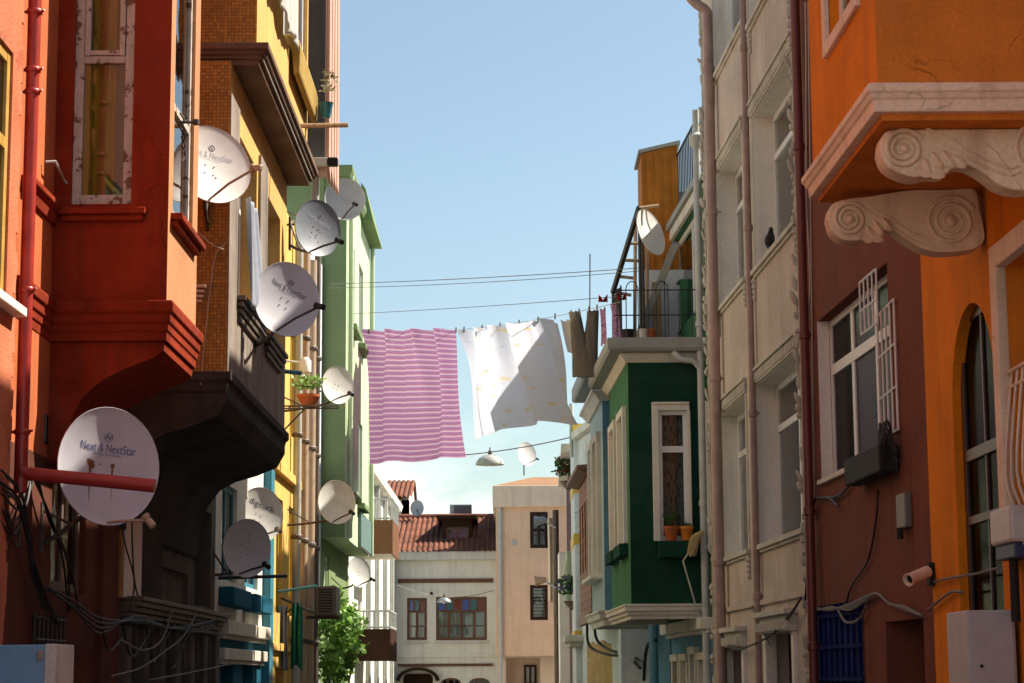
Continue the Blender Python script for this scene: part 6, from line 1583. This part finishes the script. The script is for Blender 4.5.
tangle('hanging_wire', 'thin pale wire looping down the amber tiled side wall', [[SL.p(SL.hit(u, v)[0], SL.hit(u, v)[1], .02) for u, v in ((226, 243), (216, 255), (211, 285), (206, 330), (201, 385))], [SL.p(SL.hit(u, v)[0], SL.hit(u, v)[1], .03) for u, v in ((198, 232), (212, 245), (224, 250))]], .006, 'palecable')
m = MB(); q0, q1 = S1.hit(33, 161), S1.hit(66, 182); m.tube([LW.p(by0 - .45, pt(35, 162, by0 - .45).z, .03), LW.p(by0 - .42, pt(45, 162, by0 - .4).z, .10), Vector((pt(64, 181, by0 - .03).x, by0 - .03, pt(64, 181, by0).z)), Vector((pt(66, 182, by0 - .03).x, by0 + .01, pt(66, 183, by0).z))], .012, 6)
tag(m.build('bent_rod', M['whitepipe']), 'thin bent white rod between the red wall and the bay', 'rod')
t_ = [pt(189, 150, 18.9), pt(197, 150, 19.0)]
m = MB(); z = pt(190, 152, 18.5).z; s0 = by0 + .62
m.tube([BW.p(s0, z, -.02), BW.p(s0, z, .1)], .012, 6); m.lathe([(.001, -.03), (.03, -.02), (.03, .02), (.001, .03)], Matrix.Translation(BW.p(s0, z, .12)), 10)
for k in range(5): m.tube(smooth_path([BW.p(s0 - .12 + .03 * k, z + .05 - .06 * k, .0), BW.p(s0 - .09 + .03 * k, z - .07 * k, .03), BW.p(s0 - .02, z - .03 - .08 * k, .01)], 4), .009, 5)
tag(m.build('shutter_catch', M['rustmetal'], None, smooth=50), 'rusty shutter catch on the sunlit front of the red bay', 'shutter catch')

# ------------------------------------------------------------------ right side things
# pigeon on the sill
w = BWN[3]; sp_ = RC.hit(771, 240)[0]; sp_ = min(max(sp_, w[0] + .1), w[1] - .12); c = RC.p(sp_, w[2] + .075, .02)
m = MB(); T_ = Vector((RC.t.x, RC.t.y, 0))
rings = [(-.19, .03, .006, .03), (-.13, .035, .022, .035), (-.06, .05, .055, .055), (.02, .075, .068, .07), (.08, .10, .055, .06), (.115, .15, .032, .036), (.13, .185, .03, .032), (.15, .19, .022, .024), (.175, .18, .006, .006), (.19, .176, .002, .002)]
n0 = 0; seg = 10
for (x, z, ry, rz) in rings:
    for k in range(seg): a = 2 * math.pi * k / seg; m.v.append(c - T_ * x + Vector((RC.n.x, RC.n.y, 0)) * ry * math.cos(a) + Vector((0, 0, z + rz * math.sin(a))))
for i in range(len(rings) - 1):
    for k in range(seg): kk = (k + 1) % seg; m.f.append((i * seg + k, i * seg + kk, (i + 1) * seg + kk, (i + 1) * seg + k))
m.f.append(tuple(range(seg))); m.f.append(tuple(range((len(rings) - 1) * seg, len(rings) * seg)))
for s in (-.02, .02): m.tube([c - T_ * .03 + Vector((RC.n.x * s, RC.n.y * s, .03)), c - T_ * .035 + Vector((RC.n.x * s, RC.n.y * s, -.075))], .006, 5)
tag(m.build('pigeon', paint('pigeon feathers', (.03, .03, .035), rough=.7), None, smooth=80), 'dark pigeon standing on the window ledge of the beige house', 'pigeon')
# window box pots on the green bay
zb = gb_[2]
for x, mt, r, lab, n in ((671, 'terracotta', .11, 'terracotta pot with a small dark plant on the green bay window ledge', 60), (686, 'orangepot', .105, 'bright orange pot in the right corner of the green bay window ledge', 14)):
    c = Vector((SGr.hit(x, 540)[0], GY - .09, zb - .0)); t = thing('potted_plant', lab, 'potted plant', c)
    m = MB(); m.lathe([(r * .7, 0), (r, .17), (r * 1.1, .18), (r * 1.1, .22), (r * .95, .22), (r * .9, .17), (.01, .16)], Matrix.Translation(c), 18); m.build('pot', M[mt], t, smooth=40)
    m = MB(); sprig(m, c + Vector((0, 0, .18)), n, .25 if n > 20 else .08, .12, .06, rn); m.build('foliage', M['leaf2'], t)
c = pt(696, 540, GY - .35)
m = MB()
for k in range(90):
    a = rn.uniform(0, 6.28); r = rn.uniform(0, .07); p0 = c + Vector((.10 + r * .3, r * .3, .10 + rn.uniform(-.03, .05)))
    m.tube(smooth_path([p0, c + Vector((.0 + r * math.cos(a), r * math.sin(a), .06)), c + Vector((-.07 + r * math.cos(a), r * math.sin(a), -.16 + rn.uniform(-.1, .03)))], 3), .006, 4)
tag(m.build('straw_broom', paint('straw', (.52, .40, .20), rough=.8), None), 'straw broom head sticking out beside the green bay window', 'broom')
m = MB(); m.tube([pt(692, 548, GY - .3), pt(683, 561, GY - .3), pt(699, 617, GY - .25)], .014, 6); tag(m.build('bent_rod', M['whitepipe']), 'thin grey bent rod hanging in front of the dark green bay', 'rod')
c = pt(610, 378, 38.4); c.z = bz1 + .7
m = MB(); m.box(c.x - .15, c.x + .2, c.y, c.y + .5, c.z, c.z + .14); tag(m.build('cushion', M['pinkfloral'], None, bev=.05), 'pink cushion left on the grey coping of the blue house', 'cushion')
for u, lab, mt in ((628, 'small dark pot on the terrace behind the railing', 'black'), (643, 'white bucket on the terrace behind the railing', 'whitep'), (650, 'terracotta pot on the terrace near the pale board', 'terracotta')):
    p = pt(u, 340, GY + .35); c = Vector((p.x, GY + .35, z if False else ZT)); m = MB(); m.lathe([(.08, 0), (.115, .2), (.125, .2), (.125, .23), (.10, .23), (.09, .03), (.01, .03)], Matrix.Translation(c), 16)
    tag(m.build('plant_pot' if mt != 'whitep' else 'bucket', M[mt], None, smooth=40), lab, 'pot' if mt != 'whitep' else 'bucket')
# flower baskets beyond
for u, v, Y, lab in ((569, 482, 55.5, 'upper hanging basket of red flowers on the far purple house'), (574, 602, 52.6, 'lower basket of mixed flowers by the yellow banded corner')):
    c = pt(u, v, Y); t = thing('flower_basket', lab, 'flower basket', c)
    m = MB(); m.lathe([(.08, -.2), (.25, 0), (.27, .02), (.22, .02), (.05, -.14)], Matrix.Translation(c), 14); m.build('basket', M['oldwood'], t, smooth=50)
    m = MB(); sprig(m, c - Vector((0, 0, .05)), 260, .65, .42, .12, rn); m.build('foliage', M['leaf2'], t)
    m = MB(); sprig(m, c, 60, .62, .42, .12, rn); m.build('blossoms', M['redflower'] if v < 500 else paint('violet petals', (.18, .09, .26)), t)
m = MB(); P = [[pt(587, 621, 45.2), pt(589, 645, 45.0), pt(606, 654, 44), pt(628, 657, 43), pt(640, 668, 41.5)], [pt(594, 621, 45.2), pt(597, 640, 45.0), pt(610, 650, 44), pt(630, 655, 43), pt(644, 664, 41)], [pt(656, 640, 37.9), pt(648, 645, 38.2), pt(645, 660, 38.6), pt(644, 680, 39)]]
for p in P: m.tube(smooth_path(p, 6), .032, 6)
tag(m.build('cable_loops', M['cable'], None, smooth=60), 'thick black cables curving over the white wall above the ochre patch', 'cables')
# hanging awning cloth and lamps near the peach house
hangcloth('awning_cloth', 'long cream cloth hanging in front of the peach house corner', 'cloth', 'tancloth', 547, 558, 518, 602, 62.0, 7)
Ypl = 61.5
t = thing('lamp_post', 'weathered wooden post with two grey spotlights before the peach house', 'lamp post', (pt(555, 600, Ypl).x, Ypl, gz(Ypl)))
m = MB(); m.tube([(pt(557, 600, Ypl).x, Ypl, gz(Ypl) - .5), (pt(555.5, 510, Ypl).x, Ypl, pt(555, 510, Ypl).z)], .09, 8); m.build('post', M['oldwood'], t)
for v in (522, 582):
    a_, b_ = pt(556, v + 6, Ypl - .1), pt(543, v - 2, Ypl - .1); m = MB(); m.tube([a_, b_], .03, 6); arm_ = m.build('lamp_arm', M['whitepipe'], t)
    d = (pt(537, v - 1, Ypl - .1) - b_).normalized(); m = MB(); m.lathe([(.06, -.1), (.09, 0), (.14, .2), (.15, .24), (.12, .24), (.05, .05)], Matrix.Translation(b_) @ d.to_track_quat('Z', 'Y').to_matrix().to_4x4(), 14); m.build('spotlight', M['armtan' if v > 550 else 'dishgrey'], arm_, smooth=50)
m = MB(); a = side_wall(60).rect(558.5, 552, 568, 700); m.box(a[0], 2.2, 60, 61, GZ, a[3]); tag(m.build('gate_pier', M['cream'], None, bev=.03), 'pale grey pier standing beside the wooden lamp post', 'pier')
# small brown house things
Wb = RB
def onwall(W, u0, v0, u1, v1, d): r = W.rect(u0, v0, u1, v1, d); return r
a = RB.hit(852, 470, .1); b = RB.hit(890, 470, .1); z1, z0 = pt(870, 459, RB.p(a[0], 0, .1).y).z, pt(870, 489, RB.p(a[0], 0, .1).y).z
s0, s1 = b[0], a[0]; s1 = min(s1, s0 + 1.6)
t = thing('speaker_box', 'black box with trailing cables under the wide white window', 'box', RB.p((s0 + s1) / 2, z0, .1))
m = MB(); m.wbox(RB, s0, s1, z0 + .02, z1 - .02, .02, .20); m.build('casing', M['black'], t, bev=.02)
m = MB()
for k in range(14): s = s0 + .25 * rn.random(); m.tube(smooth_path([RB.p(s, z0 + .2 * rn.random(), .15), RB.p(s - rn.uniform(0, .2), z1 + rn.uniform(.0, .12), .16), RB.p(s - rn.uniform(-.1, .25), z1 + rn.uniform(.05, .2), .12), RB.p(s - rn.uniform(.1, .3), z0 + rn.uniform(0, .2), .06)], 4), .008, 5)
m.build('cable', M['cable'], t)['kind'] = 'stuff'
a = RB.hit(898, 510, .05); b = RB.hit(907, 510, .05); zz = RB.hit(904, 528, .05)[1]
t = thing('meter_box', 'narrow grey meter box on the brown wall right of the black box', 'meter box', RB.p((a[0] + b[0]) / 2, zz, .05))
m = MB(); m.wbox(RB, b[0], a[0], zz, zz + .32, .0, .07); m.build('casing', paint('grey plastic', (.16, .15, .13), rough=.5), t, bev=.015)
m = MB(); m.tube([RB.p((a[0] + b[0]) / 2, zz, .08), RB.p((a[0] + b[0]) / 2, zz - .1, .08)], .03, 8); m.build('cable_gland', M['black'], t)
# security camera
qa = RO.hit(934, 570)[0]; Cc = RO.p(qa, RO.hit(934, 574)[1])
t = thing('security_camera', 'small beige security camera on a black bracket at the orange wall corner', 'security camera', Cc)
m = MB(); m.wbox(RO, qa - .05, qa + .09, Cc.z - .1, Cc.z + .1, .0, .05); m.tube([Cc + Vector((-.03, 0, 0)), Cc + Vector((-.10, 0, .02))], .022, 8); m.build('bracket', M['black'], t, bev=.008)
p0, p1 = pt(929, 571, Cc.y - .05), pt(908, 580, Cc.y - .22); d = (p1 - p0).normalized(); L = (p1 - p0).length
m = MB(); m.lathe([(.02, 0), (.052, .02), (.052, L - .02), (.058, L), (.05, L), (.04, L - .03)], Matrix.Translation(p0) @ d.to_track_quat('Z', 'Y').to_matrix().to_4x4(), 16); m.build('body', M['stucco'], t, smooth=40)
m = MB(); m.lathe([(.0, L - .028), (.036, L - .029), (.0, L - .02)], Matrix.Translation(p0) @ d.to_track_quat('Z', 'Y').to_matrix().to_4x4(), 14); m.build('lens', M['black'], t)
# meter and cabinet on the orange wall
a = RO.hit(991, 530, .15); b = RO.hit(1012, 530, .15); z0 = RO.hit(1000, 560, .15)[1]; z1 = RO.hit(1000, 508, .15)[1]
t = thing('electric_meter', 'off white meter with a dark blue base high on the orange wall', 'meter', RO.p((a[0] + b[0]) / 2, z0, .1))
m = MB(); m.wbox(RO, b[0], a[0], z0 + .11, z1, -.01, .16); m.build('cover', M['meter'], t, bev=.025)
m = MB(); m.wbox(RO, b[0] + .03, a[0] - .03, z0, z0 + .109, -.01, .13); m.build('base', paint('dark blue base', (.02, .03, .10)), t, bev=.012)
m = MB(); sm = (a[0] + b[0]) / 2; m.tube([RO.p(sm, z0, .07), RO.p(sm, z0 - .45, .07)], .035, 8); m.build('conduit', M['black'], t)
a = RO.hit(960, 640, .25); b = RO.hit(1015, 640, .25); z1 = RO.hit(1000, 609, .25)[1]
a0 = RO.hit(960, 640, .30)[0]
qx0, qx1, yy = pt(968, 640, 15.6).x, pt(1016, 640, 15.6).x, 15.6
t = thing('utility_cabinet', 'pale grey steel cabinet standing below the electric meter', 'cabinet', ((qx0 + qx1) / 2, yy, gz(yy)))
m = MB(); m.box(qx0, qx1, yy, yy + .75, gz(yy), pt(990, 610, yy).z); m.build('body', M['greycab'], t, bev=.01)
m = MB(); z = pt(990, 610, yy).z; m.box(qx0 + .02, qx1 - .02, yy - .014, yy - .002, gz(yy) + .1, z - .03); dr = m.build('door', M['greycab'], t, bev=.004)
m = MB(); q = pt(981, 666, yy); m.lathe([(.012, 0), (.012, .02)], Matrix.Translation((q.x, yy - .034, q.z)) @ Matrix.Rotation(-math.pi / 2, 4, 'X'), 8); m.build('lock', M['black'], dr)
def wpts(W, uv, d): return [W.p(*W.hit(u, v, d), d) for u, v in uv]
tangle('cable_bundle', 'grey cables running wavily along the brown wall above the blue shutter', [wpts(RB, [(803, 598 + 3 * k), (812, 606 + 2 * k), (830, 610 - k), (850, 604 + 2 * k), (868, 596 + k), (878, 594), (890, 604), (905, 607 + k), (922, 616)], .05) for k in range(4)] + [wpts(RB, [(838, 610), (846, 622), (858, 620), (866, 606)], .05)], .013, 'greycable')
tangle('cable_bundle', 'dark cables hanging in loops between the maroon and beige pipes', [wpts(RC, [(722, 636 + 2 * k), (735, 648 + k), (752, 645), (772, 634), (790, 614 + k), (801, 598)], .12) for k in range(3)] + [wpts(RC, [(752, 606), (762, 630), (770, 645)], .1)] + [[RB.p(*RB.hit(u, v, .08), .08) for u, v in ((806 + k * 2, 470), (810 + k, 520), (808 + k, 560), (805, 600))] for k in range(2)], .012, 'cable')
tangle('cable_bundle', 'black cable drooping from the box to the wavy cables on the brown wall', [wpts(RB, [(878, 490), (876, 520), (868, 560), (852, 585), (846, 604)], .03)], .010, 'cable')
tangle('cable_bundle', 'cable pinned along the orange wall between the camera and the meter', [wpts(RO, [(934, 582), (950, 578), (975, 574), (998, 568)], .04), wpts(RO, [(928, 610), (940, 600), (952, 592), (962, 592)], .04)], .012, 'greycable')
tangle('hanging_wire', 'pale wire running down the brown wall beside the maroon pipe', [wpts(RB, [(805 + 1.5 * math.sin(v * .05) + v * .012, v) for v in (2, 60, 120, 200, 280, 340, 400, 460, 520)], .03), wpts(RB, [(808 + v * .012, v) for v in (2, 120, 260, 400, 520)], .02)], .008, 'palecable')
tangle('cable_bundle', 'short cable stub on the brown wall left of the black box', [wpts(RB, [(812, 520), (815, 500), (822, 498), (838, 496), (850, 485)], .04), wpts(RB, [(826, 497), (832, 500), (838, 506)], .05)], .014, 'cable')
# ------------------------------------------------------------------ every separate piece its own part
SPLIT = {'corner_strip', 'volute', 'window_trim', 'door_frame', 'window_surround', 'pier', 'planter_box', 'yellow_band', 'white_fillet', 'timber_band', 'string_course', 'shutter', 'white_reveal', 'pilaster', 'terrace_post', 'awning_rib', 'bracket', 'shop_cornice', 'acanthus_leaf', 'stained_pane', 'bolt', 'rust_stain', 'pipe_clamp', 'pipe_collar', 'side_ledge', 'glazing_bar'}
def post_split():
    for ob in [o for o in COL.objects if o.type == 'MESH' and o.name.split('.')[0] in SPLIT]:
        me = ob.data; n = len(me.vertices); par = list(range(n))
        def find(a):
            while par[a] != a: par[a] = par[par[a]]; a = par[a]
            return a
        for e in me.edges:
            a, b = find(e.vertices[0]), find(e.vertices[1])
            if a != b: par[a] = b
        isl = {}
        for i in range(n): isl.setdefault(find(i), []).append(i)
        if len(isl) < 2: continue
        groups = []
        for vs in isl.values():
            c = [me.vertices[i].co for i in vs]
            lo = [min(p[k] for p in c) - .006 for k in range(3)]; hi = [max(p[k] for p in c) + .006 for k in range(3)]
            groups.append([lo, hi, set(vs)])
        ch = True
        while ch:
            ch = False
            for i in range(len(groups)):
                for j in range(i + 1, len(groups)):
                    A, B = groups[i], groups[j]
                    if all(A[0][k] <= B[1][k] and B[0][k] <= A[1][k] for k in range(3)):
                        groups[i] = [[min(A[0][k], B[0][k]) for k in range(3)], [max(A[1][k], B[1][k]) for k in range(3)], A[2] | B[2]]
                        groups.pop(j); ch = True; break
                if ch: break
        if len(groups) < 2: continue
        meshes = []
        for g in groups:
            bm = bmesh.new(); bm.from_mesh(me); bm.verts.ensure_lookup_table()
            bmesh.ops.delete(bm, geom=[v for v in bm.verts if v.index not in g[2]], context='VERTS')
            nm = bpy.data.meshes.new(me.name); bm.to_mesh(nm); bm.free()
            for mt in me.materials: nm.materials.append(mt)
            meshes.append(nm)
        base = ob.name.split('.')[0]
        for nm in meshes[1:]:
            c = ob.copy(); c.data = nm; c.name = base; COL.objects.link(c); c.parent = ob.parent
        ob.data = meshes[0]
post_split()
